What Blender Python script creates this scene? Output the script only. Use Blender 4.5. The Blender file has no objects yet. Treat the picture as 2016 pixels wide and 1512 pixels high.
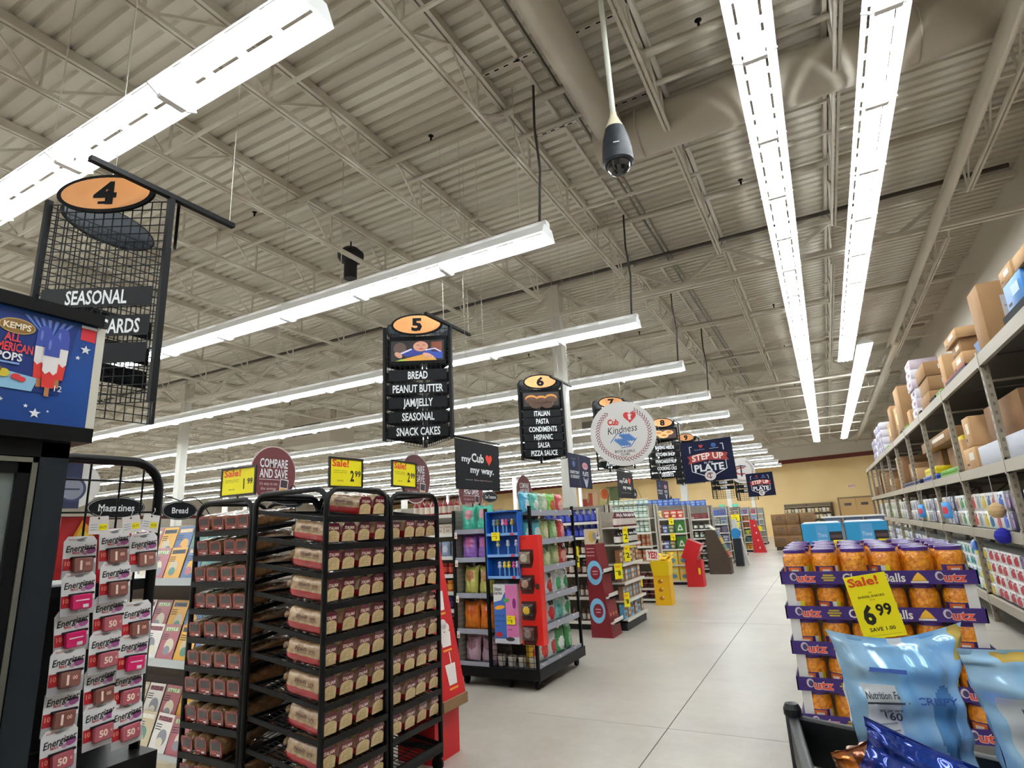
import bpy, math, random
from mathutils import Matrix, Vector
random.seed(7)
SC = bpy.context.scene
COL = SC.collection
PI = math.pi

# ---------------------------------------------------------------- camera
def make_camera():
    f, cx, cy = 1128.0, 1008.0, 756.0
    vx = -Vector((-1195 - cx, 1152 - cy, f))
    vy = Vector((1630 - cx, 1003 - cy, f)).normalized()
    vx = (vx - vy * vx.dot(vy)).normalized()
    vz = vx.cross(vy)
    cd = bpy.data.cameras.new('camera')
    cd.sensor_fit = 'HORIZONTAL'
    cd.sensor_width = 36.0
    cd.lens = 36.0 * f / 2016.0
    cd.clip_start = 0.05
    cd.clip_end = 200
    co = bpy.data.objects.new('camera', cd)
    COL.objects.link(co)
    right = Vector((vx[0], vy[0], vz[0]))
    down = Vector((vx[1], vy[1], vz[1]))
    fwd = Vector((vx[2], vy[2], vz[2]))
    m = Matrix((right, -down, -fwd)).transposed().to_4x4()
    m.translation = (0, 0, 1.6)
    co.matrix_world = m
    SC.camera = co
make_camera()

# ---------------------------------------------------------------- world, exposure
w = bpy.data.worlds.new('world')
SC.world = w
w.use_nodes = True
w.node_tree.nodes['Background'].inputs[0].default_value = (0.6, 0.65, 0.7, 1)
w.node_tree.nodes['Background'].inputs[1].default_value = 0.15
TUBE_STRENGTH = 15.0
SC.view_settings.view_transform = 'Standard'
SC.view_settings.look = 'None'
SC.view_settings.gamma = 1.0
SC.view_settings.use_curve_mapping = False
SC.view_settings.exposure = 1.45
try:
    SC.cycles.use_denoising = True
    SC.cycles.max_bounces = 7
    SC.cycles.diffuse_bounces = 5
    SC.cycles.glossy_bounces = 3
    SC.cycles.transmission_bounces = 4
    SC.cycles.transparent_max_bounces = 8
    SC.cycles.sample_clamp_indirect = 6.0
    SC.cycles.caustics_reflective = False
    SC.cycles.caustics_refractive = False
    SC.cycles.use_light_tree = True
except Exception:
    pass

# ---------------------------------------------------------------- materials
def lin(h):
    h = h.lstrip('#')
    o = []
    for i in (0, 2, 4):
        c = int(h[i:i + 2], 16) / 255
        o.append(c / 12.92 if c <= 0.04045 else ((c + 0.055) / 1.055) ** 2.4)
    return (o[0], o[1], o[2], 1)
MATS = {}
def mat(name, col, rough=0.5, metal=0.0, coat=0.0, emit=0.0, noise=None, bump=None, alpha=1.0, trans=0.0, spec=0.5):
    """noise=(scale, colour2, [detail]); bump=(scale, strength)"""
    if name in MATS:
        return MATS[name]
    m = bpy.data.materials.new(name)
    m.use_nodes = True
    nt = m.node_tree
    b = nt.nodes['Principled BSDF']
    I = b.inputs
    c = lin(col) if isinstance(col, str) else col
    I['Base Color'].default_value = c
    I['Roughness'].default_value = rough
    I['Metallic'].default_value = metal
    I['Coat Weight'].default_value = coat
    I['Coat Roughness'].default_value = 0.08
    I['Specular IOR Level'].default_value = spec
    if alpha < 1:
        I['Alpha'].default_value = alpha
    if trans > 0:
        I['Transmission Weight'].default_value = trans
    if emit > 0:
        I['Emission Color'].default_value = c
        I['Emission Strength'].default_value = emit
    if noise or bump:
        tc = nt.nodes.new('ShaderNodeTexCoord')
    if noise:
        n = nt.nodes.new('ShaderNodeTexNoise')
        n.inputs['Scale'].default_value = noise[0]
        n.inputs['Detail'].default_value = 4 if len(noise) < 3 else noise[2]
        r = nt.nodes.new('ShaderNodeMapRange')
        r.inputs[1].default_value = 0.35
        r.inputs[2].default_value = 0.65
        x = nt.nodes.new('ShaderNodeMix')
        x.data_type = 'RGBA'
        x.inputs[6].default_value = c
        x.inputs[7].default_value = lin(noise[1])
        nt.links.new(tc.outputs['Object'], n.inputs['Vector'])
        nt.links.new(n.outputs[0], r.inputs[0])
        nt.links.new(r.outputs[0], x.inputs[0])
        nt.links.new(x.outputs[2], I['Base Color'])
    if bump:
        n2 = nt.nodes.new('ShaderNodeTexNoise')
        n2.inputs['Scale'].default_value = bump[0]
        n2.inputs['Detail'].default_value = 3
        bp = nt.nodes.new('ShaderNodeBump')
        bp.inputs['Strength'].default_value = bump[1]
        bp.inputs['Distance'].default_value = 0.01
        nt.links.new(tc.outputs['Object'], n2.inputs['Vector'])
        nt.links.new(n2.outputs[0], bp.inputs['Height'])
        nt.links.new(bp.outputs[0], I['Normal'])
    MATS[name] = m
    return m
def P(col, rough=0.5, coat=0.0):
    """plain printed / painted colour"""
    return mat('print_%s_%d' % (col.lstrip('#'), int(rough * 100)), col, rough, coat=coat)

# ---------------------------------------------------------------- mesh builder
ID = Matrix.Identity(4)
def T(x=0, y=0, z=0): return Matrix.Translation((x, y, z))
def RX(a): return Matrix.Rotation(a, 4, 'X')
def RY(a): return Matrix.Rotation(a, 4, 'Y')
def RZ(a): return Matrix.Rotation(a, 4, 'Z')
def S(x, y, z): return Matrix.Diagonal((x, y, z, 1))
TXT = {}
class MB:
    def __init__(s):
        s.v = []; s.f = []; s.m = []; s.sm = []; s.mats = []; s.M = ID
    def mi(s, m):
        if m not in s.mats: s.mats.append(m)
        return s.mats.index(m)
    def add(s, vs, fs, m, smooth=False, M=None):
        k = len(s.v); mm = s.M if M is None else s.M @ M
        s.v += [tuple(mm @ Vector(p)) for p in vs]
        i = s.mi(m)
        for f in fs:
            s.f.append([k + j for j in f]); s.m.append(i); s.sm.append(smooth)
        return s
    def box(s, lo, hi, m, M=None, mats=None):
        x0, y0, z0 = lo; x1, y1, z1 = hi
        vs = [(x0,y0,z0),(x1,y0,z0),(x1,y1,z0),(x0,y1,z0),(x0,y0,z1),(x1,y0,z1),(x1,y1,z1),(x0,y1,z1)]
        fs = [(0,3,2,1),(4,5,6,7),(0,1,5,4),(1,2,6,5),(2,3,7,6),(3,0,4,7)]  # -z +z -y +x +y -x
        if mats is None: return s.add(vs, fs, m, False, M)
        for f, mm in zip(fs, mats): s.add(vs, [f], mm or m, False, M)
        return s
    def rbox(s, lo, hi, m, r=0.01, M=None, n=3, axis='z'):
        """box with rounded vertical edges and softened top"""
        ax = {'z': (0,1,2), 'x': (1,2,0), 'y': (2,0,1)}[axis]
        a0, a1 = lo[ax[0]], hi[ax[0]]; b0, b1 = lo[ax[1]], hi[ax[1]]; c0, c1 = lo[ax[2]], hi[ax[2]]
        def ring(ins, c):
            o = []
            for (cx, cy, st) in ((a1-r, b1-r, 0), (a0+r, b1-r, 1), (a0+r, b0+r, 2), (a1-r, b0+r, 3)):
                for k in range(n+1):
                    t = (st + k/n) * PI/2
                    p = [0,0,0]
                    p[ax[0]] = cx + (r-ins)*math.cos(t); p[ax[1]] = cy + (r-ins)*math.sin(t); p[ax[2]] = c
                    o.append(tuple(p))
            return o
        e = min(r*0.5, (c1-c0)*0.3)
        rings = [ring(e, c0), ring(0, c0+e), ring(0, c1-e), ring(e, c1)]
        N = len(rings[0]); vs = sum(rings, []); fs = []
        for j in range(3):
            for i in range(N):
                i2 = (i+1) % N
                fs.append((j*N+i, j*N+i2, (j+1)*N+i2, (j+1)*N+i))
        s.add(vs, fs, m, True, M)
        s.add(rings[0], [tuple(reversed(range(N)))], m, False, M)
        s.add(rings[3], [tuple(range(N))], m, False, M)
        return s
    def lathe(s, prof, m, n=16, M=None, smooth=True, caps=True, mats=None):
        """prof = [(r,z),...] about local z"""
        vs = []
        for r, z in prof:
            for i in range(n):
                t = 2*PI*i/n
                vs.append((r*math.cos(t), r*math.sin(t), z))
        for j in range(len(prof)-1):
            fs = [(j*n+i, j*n+(i+1) % n, (j+1)*n+(i+1) % n, (j+1)*n+i) for i in range(n)]
            used = [vs[q] for q in range(j*n, (j+2)*n)]
            fs2 = [tuple(q - j*n for q in f) for f in fs]
            s.add(used, fs2, (mats[j] if mats else m), smooth, M)
        if caps:
            if prof[0][0] > 1e-6: s.add(vs[:n], [tuple(reversed(range(n)))], mats[0] if mats else m, False, M)
            if prof[-1][0] > 1e-6: s.add(vs[-n:], [tuple(range(n))], mats[-1] if mats else m, False, M)
        return s
    def cyl(s, p0, p1, r, m, n=10, r1=None, M=None):
        p0 = Vector(p0); p1 = Vector(p1); d = p1 - p0; L = d.length
        q = d.to_track_quat('Z', 'Y').to_matrix().to_4x4(); q.translation = p0
        return s.lathe([(r, 0), (r if r1 is None else r1, L)], m, n, (q if M is None else M @ q))
    def bar(s, p0, p1, w, h, m, up=(0,0,1), M=None):
        p0 = Vector(p0); p1 = Vector(p1); d = p1 - p0; L = d.length
        z = d.normalized(); x = Vector(up).cross(z)
        if x.length < 1e-4: x = Vector((1,0,0)).cross(z)
        if x.length < 1e-4: x = Vector((0,1,0)).cross(z)
        x.normalize(); y = z.cross(x)
        q = Matrix((x, y, z)).transposed().to_4x4(); q.translation = p0
        return s.box((-w/2, -h/2, 0), (w/2, h/2, L), m, (q if M is None else M @ q))
    def tube(s, pts, r, m, n=8, M=None, closed=False):
        pts = [Vector(p) for p in pts]; N = len(pts); vs = []; fs = []
        pn = None
        for i, p in enumerate(pts):
            if closed: d = pts[(i+1) % N] - pts[i-1]
            else: d = pts[min(i+1, N-1)] - pts[max(i-1, 0)]
            d.normalize()
            if pn is None:
                a = Vector((0,0,1)) if abs(d.z) < 0.9 else Vector((1,0,0))
                pn = (a - d*a.dot(d)).normalized()
            else:
                pn = (pn - d*pn.dot(d)).normalized()
            b = d.cross(pn)
            for k in range(n):
                t = 2*PI*k/n
                vs.append(tuple(p + pn*(r*math.cos(t)) + b*(r*math.sin(t))))
        for i in range(N if closed else N-1):
            j = (i+1) % N
            for k in range(n):
                fs.append((i*n+k, i*n+(k+1) % n, j*n+(k+1) % n, j*n+k))
        if not closed:
            fs.append(tuple(reversed(range(n)))); fs.append(tuple(range((N-1)*n, N*n)))
        return s.add(vs, fs, m, True, M)
    def poly(s, pts, m, h=0.0, M=None):
        """flat polygon pts [(x,y)], in local xy facing +z, thickness h below"""
        n = len(pts)
        s.add([(x, y, 0) for x, y in pts], [tuple(range(n))], m, False, M)
        if h > 0:
            vs = [(x, y, 0) for x, y in pts] + [(x, y, -h) for x, y in pts]
            fs = [(i, i+n, (i+1) % n + n, (i+1) % n) for i in range(n)] + [tuple(reversed(range(n, 2*n)))]
            s.add(vs, fs, m, False, M)
        return s
    def rect(s, x, y, w, h, m, z=0.0, M=None):
        return s.add([(x-w/2,y-h/2,z),(x+w/2,y-h/2,z),(x+w/2,y+h/2,z),(x-w/2,y+h/2,z)], [(0,1,2,3)], m, False, M)
    def ell(s, x, y, rx, ry, m, z=0.0, n=28, h=0.0, M=None, a=0.0):
        ca, sa = math.cos(a), math.sin(a)
        pts = []
        for i in range(n):
            u, v = rx*math.cos(2*PI*i/n), ry*math.sin(2*PI*i/n)
            pts.append((x+u*ca-v*sa, y+u*sa+v*ca))
        return s.poly(pts, m, h, (T(0,0,z) if M is None else M @ T(0,0,z)))
    def grid(s, nu, nv, fn, m, smooth=True, M=None, wrap=False, matfn=None):
        vs = [fn(i/nu, j/nv) for j in range(nv+1) for i in range(nu+1)]
        W = nu+1
        if matfn is None:
            s.add(vs, [(j*W+i, j*W+i+1, (j+1)*W+i+1, (j+1)*W+i) for j in range(nv) for i in range(nu)], m, smooth, M)
        else:
            k = len(s.v); mm = s.M if M is None else s.M @ M
            s.v += [tuple(mm @ Vector(p)) for p in vs]
            for j in range(nv):
                for i in range(nu):
                    s.f.append([k+q for q in (j*W+i, j*W+i+1, (j+1)*W+i+1, (j+1)*W+i)])
                    s.m.append(s.mi(matfn((i+.5)/nu, (j+.5)/nv) or m)); s.sm.append(smooth)
        return s
    def text(s, txt, x, y, h, m, z=0.0, wmax=None, wfit=None, bold=0.0, shear=0.0, M=None, align='CENTER', sx=1.0, rot=0.0, arc=0.0):
        """lettering of cap height h centred at x,y in local xy"""
        key = (txt, round(bold, 4), shear)
        if key not in TXT:
            cu = bpy.data.curves.new('lettering', 'FONT')
            cu.body = txt; cu.size = 1.0; cu.offset = bold; cu.shear = shear
            cu.resolution_u = 2; cu.fill_mode = 'FRONT'
            ob = bpy.data.objects.new('lettering', cu)
            COL.objects.link(ob)
            bpy.context.view_layer.update()
            me = bpy.data.meshes.new_from_object(ob.evaluated_get(bpy.context.evaluated_depsgraph_get()))
            vs = [tuple(q.co) for q in me.vertices]; fs = [tuple(p.vertices) for p in me.polygons]
            bpy.data.objects.remove(ob); bpy.data.curves.remove(cu); bpy.data.meshes.remove(me)
            TXT[key] = (vs, fs)
        vs, fs = TXT[key]
        if not vs: return s
        x0 = min(p[0] for p in vs); x1 = max(p[0] for p in vs)
        k = h / 0.69
        kx = k * sx
        w = (x1-x0)*kx
        if wfit: kx *= wfit/w; w = wfit
        elif wmax and w > wmax: kx *= wmax/w; w = wmax
        off = {'CENTER': -(x0+x1)/2*kx, 'LEFT': -x0*kx, 'RIGHT': -x1*kx}[align]
        ca, sa = math.cos(rot), math.sin(rot)
        out = []
        for p in vs:
            u = p[0]*kx + off; v = p[1]*k - h/2
            if arc: v -= arc*(u/(w/2))**2
            out.append((x+u*ca-v*sa, y+u*sa+v*ca, z))
        return s.add(out, fs, m, False, M)
    def build(s, name, parent=None, M=None, kind=None, label=None):
        me = bpy.data.meshes.new(name)
        me.from_pydata(s.v, [], s.f)
        for m in s.mats: me.materials.append(m)
        me.polygons.foreach_set('material_index', s.m)
        me.polygons.foreach_set('use_smooth', s.sm)
        me.update()
        o = bpy.data.objects.new(name, me)
        COL.objects.link(o)
        if parent is not None: o.parent = parent
        if M is not None: o.matrix_local = M
        if kind: o['kind'] = kind
        if label: o['label'] = label
        return o

def tag(o, label, cat, group=None):
    o['label'] = label; o['category'] = cat
    if group: o['group'] = group
    return o
def thing(name, label, cat, M=ID, group=None):
    o = bpy.data.objects.new(name, None)
    o.empty_display_size = 0.05
    COL.objects.link(o)
    o.matrix_basis = M
    return tag(o, label, cat, group)
KIDS = {}
def dup(root, M, label=None, group=None):
    def cp(o, par):
        c = o.copy(); COL.objects.link(c)
        if par is not None:
            c.parent = par
        for ch in o.children: cp(ch, c)
        return c
    c = cp(root, None)
    c.matrix_basis = M
    if label: c['label'] = label
    if group: c['group'] = group
    return c
ORD = ['', 'first', 'second', 'third', 'fourth', 'fifth', 'sixth', 'seventh', 'eighth', 'ninth', 'tenth', 'eleventh', 'twelfth',
       'thirteenth', 'fourteenth', 'fifteenth', 'sixteenth', 'seventeenth', 'eighteenth', 'nineteenth', 'twentieth']
def nth(i): return ORD[i] if i < len(ORD) else 'number %d' % i
def struct(o): o['kind'] = 'structure'; return o
# a frame whose local x runs along dx, local y is up, local z is the outward normal
def face(origin, dx, up=(0,0,1)):
    x = Vector(dx).normalized(); y = Vector(up); z = x.cross(y).normalized(); y = z.cross(x)
    m = Matrix((x, y, z)).transposed().to_4x4(); m.translation = origin
    return m
# common materials
BLACK = mat('black_powder_coat', '#0B0B0D', 0.45, spec=.2)
MATTE = mat('matte_black', '#08080A', 0.7, spec=.2)
WHITEP = P('#EFEDE8', 0.5)
YEL = P('#F4E400', 0.55)
# ================================================================ the room
steel = mat('painted_steel', '#D2CBBE', 0.55, noise=(1.3, '#C8C0B2'))
steel2 = mat('painted_bar_joist', '#D4CDC0', 0.5, noise=(2.0, '#C8BFB0'))
DECK_Z, JB, JT = 6.2, 5.63, 6.15
def floor_mat():
    m = bpy.data.materials.new('polished_concrete'); m.use_nodes = True
    nt = m.node_tree; b = nt.nodes['Principled BSDF']
    tc = nt.nodes.new('ShaderNodeTexCoord')
    def nz(sc, det, rough=0.6):
        n = nt.nodes.new('ShaderNodeTexNoise'); n.inputs['Scale'].default_value = sc
        n.inputs['Detail'].default_value = det; n.inputs['Roughness'].default_value = rough
        nt.links.new(tc.outputs['Object'], n.inputs['Vector']); return n
    a = nz(0.45, 6); c = nz(9, 5, 0.7)
    r = nt.nodes.new('ShaderNodeValToRGB')
    e = r.color_ramp.elements
    e[0].position = 0.32; e[0].color = lin('#A9A297'); e[1].position = 0.68; e[1].color = lin('#C4BDB1')
    nt.links.new(a.outputs[0], r.inputs[0])
    x = nt.nodes.new('ShaderNodeMix'); x.data_type = 'RGBA'; x.blend_type = 'SOFT_LIGHT'
    x.inputs[0].default_value = 0.35
    nt.links.new(r.outputs[0], x.inputs[6]); nt.links.new(c.outputs[0], x.inputs[7])
    nt.links.new(x.outputs[2], b.inputs['Base Color'])
    mr = nt.nodes.new('ShaderNodeMapRange'); mr.inputs[3].default_value = 0.22; mr.inputs[4].default_value = 0.42
    nt.links.new(c.outputs[0], mr.inputs[0]); nt.links.new(mr.outputs[0], b.inputs['Roughness'])
    b.inputs['Specular IOR Level'].default_value = 0.5
    return m
X0, X1, Y0, Y1 = -47.0, 3.1, -9.0, 62.0
fm = floor_mat()
o = MB(); o.box((X0, Y0, -0.2), (X1, Y1, 0), fm); struct(o.build('floor'))
seam = mat('saw_cut_joint', '#5E5850', 0.8)
o = MB()
o.box((-1.378, Y0+0.1, 0), (-1.371, 41.5, 0.0012), seam)
for y in (4.95, 9.75, 14.7, 19.5, 24.6, 29.5):
    o.box((-2.6, y-0.0025, 0), (1.7, y+0.0025, 0.0011), P('#A39C91', 0.7))
struct(o.build('trim_1'))

# walls (the far wall runs slightly askew of the aisles)
wallw = mat('white_block_wall', '#E6E0D6', 0.7, noise=(0.8, '#DDD6CA'))
tan = mat('tan_painted_wall', '#F0D29A', 0.65, noise=(0.7, '#EACB90'))
maroon = P('#6E2418', 0.55)
BA = math.atan2(8.0, 30.0)
BM = T(3.1, 41.6, 0) @ RZ(-BA)          # local -x runs along the far wall
def back(x0, x1, z0, z1, m, d=0.2, t0=0.0):
    return (x0, -t0, z0), (x1, d, z1), m
o = MB(); o.M = BM
L = -55.0
o.box(*back(L, 0.2, 4.98, 6.5, wallw))
o.box(*back(L, 0.2, 0, 4.72, tan))
struct(o.build('wall_back'))
o = MB(); o.M = BM
o.box((L, -0.03, 4.72), (0.2, 0.2, 4.98), maroon)
struct(o.build('trim_2'))
o = MB(); o.box((X1, Y0, 0), (X1+0.2, 43, 6.5), mat('right_wall_paint', '#CFC8BB', 0.7)); struct(o.build('wall_right'))
o = MB(); o.box((X0-0.2, Y0, 0), (X0, Y1, 6.5), wallw); o.box((X0, Y0, 3.6), (X0+0.02, Y1, 3.85), maroon); struct(o.build('wall_left'))
o = MB(); o.box((X0, Y0-0.2, 0), (X1, Y0, 6.5), wallw); struct(o.build('wall_front'))
# roof deck: corrugated sheet, flutes along x
def deck():
    o = MB(); vs = []; fs = []
    p = 0.1524; y = Y0; k = 0
    prof = []
    while y < Y1:
        prof += [(y, DECK_Z), (y+0.088, DECK_Z), (y+0.104, DECK_Z+0.042), (y+0.136, DECK_Z+0.042)]
        y += p
    for (yy, zz) in prof:
        vs += [(X0, yy, zz), (X1, yy, zz)]
    for i in range(len(prof)-1):
        fs.append((2*i, 2*i+2, 2*i+3, 2*i+1))
    o.add(vs, fs, mat('painted_steel_deck', '#D3CCBF', 0.55, noise=(0.5, '#C9C1B2')))
    o.box((X0, Y0, DECK_Z+0.06), (X1, Y1, DECK_Z+0.2), steel)
    return o.build('ceiling')
struct(deck())
GY = [-10.2, 9.75, 19.5, 29.5, 39.6]
GYS = [0.0] + GY[1:]
# bar joists along y
def joist(bays):
    o = MB()
    for (a, b) in bays:
        for s in (-0.028, 0.028):
            o.box((s-0.019, a, JT-0.055), (s+0.019, b, JT+0.045), steel2)
        for s in (-0.022, 0.022):
            o.box((s-0.014, a+0.75, JB-0.012), (s+0.014, b-0.75, JB+0.028), steel2)
        n = max(2, round((b-a-1.5)/1.22)); st = (b-a-1.5)/n
        for i in range(n+1):
            y = a+0.75+i*st
            o.bar((0, y, JB), (0, y, JT-0.04), 0.022, 0.022, steel2)
            if i < n:
                o.bar((0, y, JB), (0, y+st/2+0.12, JT-0.05), 0.024, 0.024, steel2)
                o.bar((0, y+st, JB), (0, y+st/2+0.12, JT-0.05), 0.018, 0.018, steel2)
        o.bar((0, a+0.75, JB), (0, a+0.1, JT-0.05), 0.022, 0.022, steel2)
        o.bar((0, b-0.75, JB), (0, b-0.1, JT-0.05), 0.022, 0.022, steel2)
    return o
bays = [(-8.9, 0.0), (0.0, 9.75), (9.75, 19.5), (19.5, 29.5), (29.5, 39.6)]
JX = [-2.47 + 1.6*k for k in range(-27, 4)]
j0 = struct(joist(bays).build('roof_joist', None, T(JX[0])))
for x in JX[1:]:
    c = j0.copy(); COL.objects.link(c); c.location.x = x
# girders along x on the column lines
def girder():
    o = MB(); z0, z1 = 5.48, 6.08
    for s in (-0.06, 0.06):
        o.box((X0+.1, s-0.03, z1-0.08), (X1-.05, s+0.03, z1), steel)
        o.box((X0+.1, s-0.03, z0), (X1-.05, s+0.03, z0+0.07), steel)
    st = 1.6; x = -2.47-1.6*27
    while x < X1-1.7:
        o.bar((x, 0, z1-0.05), (x+st/2, 0, z0+0.04), 0.06, 0.06, steel)
        o.bar((x+st/2, 0, z0+0.04), (x+st, 0, z1-0.05), 0.06, 0.06, steel)
        x += st
    return o
g0 = struct(girder().build('roof_girder', None, T(0, GYS[0])))
for y in GYS[1:]:
    c = g0.copy(); COL.objects.link(c); c.location.y = y
# bridging lines between the joists
o = MB(); o.bar((X0+.1, 0, JB+0.03), (X1-.05, 0, JB+0.03), 0.03, 0.03, steel2)
o.bar((X0+.1, 0.05, JT-0.07), (X1-.05, 0.05, JT-0.07), 0.03, 0.03, steel2)
b0 = struct(o.build('roof_bridging', None, T(0, 3.05)))
for y in (6.6, 12.7, 14.9, 16.9, 21.6, 23.4, 25.2, 27.3, 31.6, 33.6, 35.8, 37.6):
    c = b0.copy(); COL.objects.link(c); c.location.y = y
# columns
def column():
    o = MB(); o.rbox((-0.1, -0.1, 0), (0.1, 0.1, 5.5), P('#DAD8D0', 0.45), 0.012)
    o.box((-0.17, -0.17, 0), (0.17, 0.17, 0.02), steel); o.box((-0.12, -0.14, 5.5), (0.12, 0.14, 6.1), steel)
    return o
c0 = struct(column().build('steel_column', None, T(-4.05, 9.75)))
for x in (-4.05, -15.6, -27.2, -38.8):
    for y in GYS:
        if (x, y) != (-4.05, 9.75) and not (x == -4.05 and y == 0.0):
            c = c0.copy(); COL.objects.link(c); c.location = (x, y, 0)
# sprinkler mains and branch lines
pipe = mat('painted_pipe', '#BFB6A6', 0.45)
def pipe_obj(pts, r, name, label, cat='pipe', m=None, n=10, group=None):
    o = MB(); o.tube(pts, r, m or pipe, n); return tag(o.build(name), label, cat, group)
pm = pipe_obj([(1.99, -4, 5.48), (1.99, 15.9, 5.48), (2.0, 16.1, 5.46), (2.08, 16.15, 5.42), (2.08, 16.4, 5.4), (2.08, 39, 5.4)], 0.075,
     'sprinkler_main', 'fat cream sprinkler main running the length of the right wall')
def branch(y, label, x0=X0+0.3, x1=2.9, z=6.03, r=0.042):
    t = thing('sprinkler_line', label, 'pipe', T(0, y, z), 'sprinkler branch lines under the roof deck')
    o = MB(); o.tube([(x0, 0, 0), (x1, 0, 0)], r, pipe, 8); o.build('pipe', t)
    for k, x in enumerate([-0.35-3.1*i for i in range(9)] + [2.3]):
        o = MB(); o.cyl((x, 0, r*0.5), (x, 0, 0.10), 0.013, MATTE, 6); o.lathe([(0.004, 0.10), (0.035, 0.12), (0.02, 0.128)], MATTE, 8, T(x)); o.build('sprinkler_head', t)
    return t
branch(4.85, 'sprinkler line with dark heads just before the black dome camera')
branch(7.9, 'sprinkler line with dark heads crossing above the second light row', x1=2.9)
branch(13.6, 'sprinkler line crossing between the first and second roof girders')
branch(17.2, 'sprinkler line just in front of the second roof girder')
branch(23.0, 'sprinkler line deep in the store past the second roof girder')
pipe_obj([(X0+0.3, 9.35, 6.02), (2.9, 9.35, 6.02)], 0.035, 'conduit_run', 'dark conduit run along the top of the nearest roof girder', 'conduit', mat('dark_conduit', '#4A443C', 0.5), 8)
pipe_obj([(X0+0.3, 5.33, 6.05), (2.9, 5.33, 6.05)], 0.03, 'conduit_run', 'thin cream pipe running beside the round duct near the dome camera', 'conduit', None, 8)
o = MB()
for x in (-2.02, ):
    o.box((x-0.02, -4, 6.12), (x+0.02, 38, 6.16), steel2); 
tag(o.build('cable_tray'), 'thin unistrut channel along the deck beside the black lamp cable', 'channel')
o = MB(); gm = mat('galvanised_channel', '#8F8C80', 0.4, 0.6)
for s in (-0.045, 0.03): o.box((-1.76+s, -4, 6.04), (-1.76+s+0.02, 38, 6.1), gm)
tag(o.build('strut_channel'), 'double grey strut channel along the deck left of the round duct', 'channel')
for k, y in enumerate((3.0, 4.35, 5.5)):
    o = MB(); o.box((-2.45, y-0.02, 6.12), (-0.9, y+0.02, 6.16), steel2)
    for i in range(14): o.box((-2.4+i*0.11, y-0.008, 6.1185), (-2.4+i*0.11+0.05, y+0.008, 6.12), MATTE)
    tag(o.build('slotted_strut'), 'slotted strut bolted under the deck, %s from the top edge by the round duct' % nth(k+1), 'channel')
# round ducts
dm = mat('painted_duct', '#BEB4A4', 0.5)
t = thing('air_duct', 'round cream air duct turning from the aisle direction towards the right wall', 'duct', T(0, 0, 5.82))
o = MB(); o.tube([(-1.47, -5, 0), (-1.47, 5.7, 0)], 0.165, dm, 24); o.build('branch_duct', t)
o = MB(); o.tube([(-1.68, 5.72, 0), (2.95, 5.72, 0)], 0.255, dm, 28); o.build('main_duct', t)
for x in (-1.2, 0.1, 1.4, 2.6): o = MB(); o.tube([(x, 5.72, 0), (x+0.02, 5.72, 0)], 0.262, dm, 28); o.build('duct_seam', t)
# big rooftop-unit plenum drops far down the left side
for k, (x, y, w, h) in enumerate(((-7.6, 21.7, 1.4, 1.5), (-13.5, 21.9, 1.8, 1.6), (-16.5, 15.55, 2.4, 1.3))):
    t = thing('duct_drop', ['square cream duct drop behind the aisle six sign', 'wide cream duct drop right of the aisle five sign', 'long cream duct drop far left behind the aisle five sign'][k], 'duct', T(x, y, 6.19-h))
    o = MB(); o.box((-w/2, -0.6, 0.2), (w/2, 0.6, h), dm); o.build('plenum', t)
    o = MB(); o.box((-w/2-.03, -0.63, 0), (w/2+.03, 0.63, 0.2), dm)
    o.box((-w*0.3, -0.604, 0.35), (w*0.3, -0.6, 0.75), mat('grille_dark', '#6A6357', 0.6)); o.build('grille', t)
# double door, exit sign, wall graphics on the far wall
dmx = mat('tan_door', '#C9A164', 0.5)
t = struct(thing('door_1', 'tan double swing doors in the far wall', 'door', BM @ T(-1.55, 0, 0)))
del t['category']
for sx in (-1, 1):
    o = MB(); o.box((0.01 if sx > 0 else -0.92, -0.05, 0.02), (0.92 if sx > 0 else -0.01, 0.0, 2.2), dmx)
    o.rect(sx*0.46, 1.85, 0.4, 0.16, P('#4A4034'), M=T(0, -0.052, 0) @ RX(PI/2))
    o.rect(sx*0.46, 1.0, 0.36, 0.22, P('#B8B0A0'), M=T(0, -0.052, 0) @ RX(PI/2)); o.build('door_leaf', t)
o = MB(); o.box((-1.0, -0.07, 2.2), (1.0, 0.0, 2.3), P('#8A7048')); o.box((-1.0, -0.07, 0), (-0.93, 0, 2.2), P('#8A7048')); o.box((0.93, -0.07, 0), (1.0, 0, 2.2), P('#8A7048')); o.build('door_frame', t)
t = thing('exit_sign', 'small red exit sign on the tan far wall above the double doors', 'sign', BM @ T(-1.6, -0.06, 2.95))
o = MB(); o.box((-0.16, 0, -0.1), (0.16, 0.055, 0.1), P('#E8E0D8')); o.build('housing', t)
o = MB(); o.text('EXIT', 0, 0, 0.12, P('#D02030'), M=T(0, -0.003, 0) @ RX(PI/2), bold=0.02); o.build('lettering', t)
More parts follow.
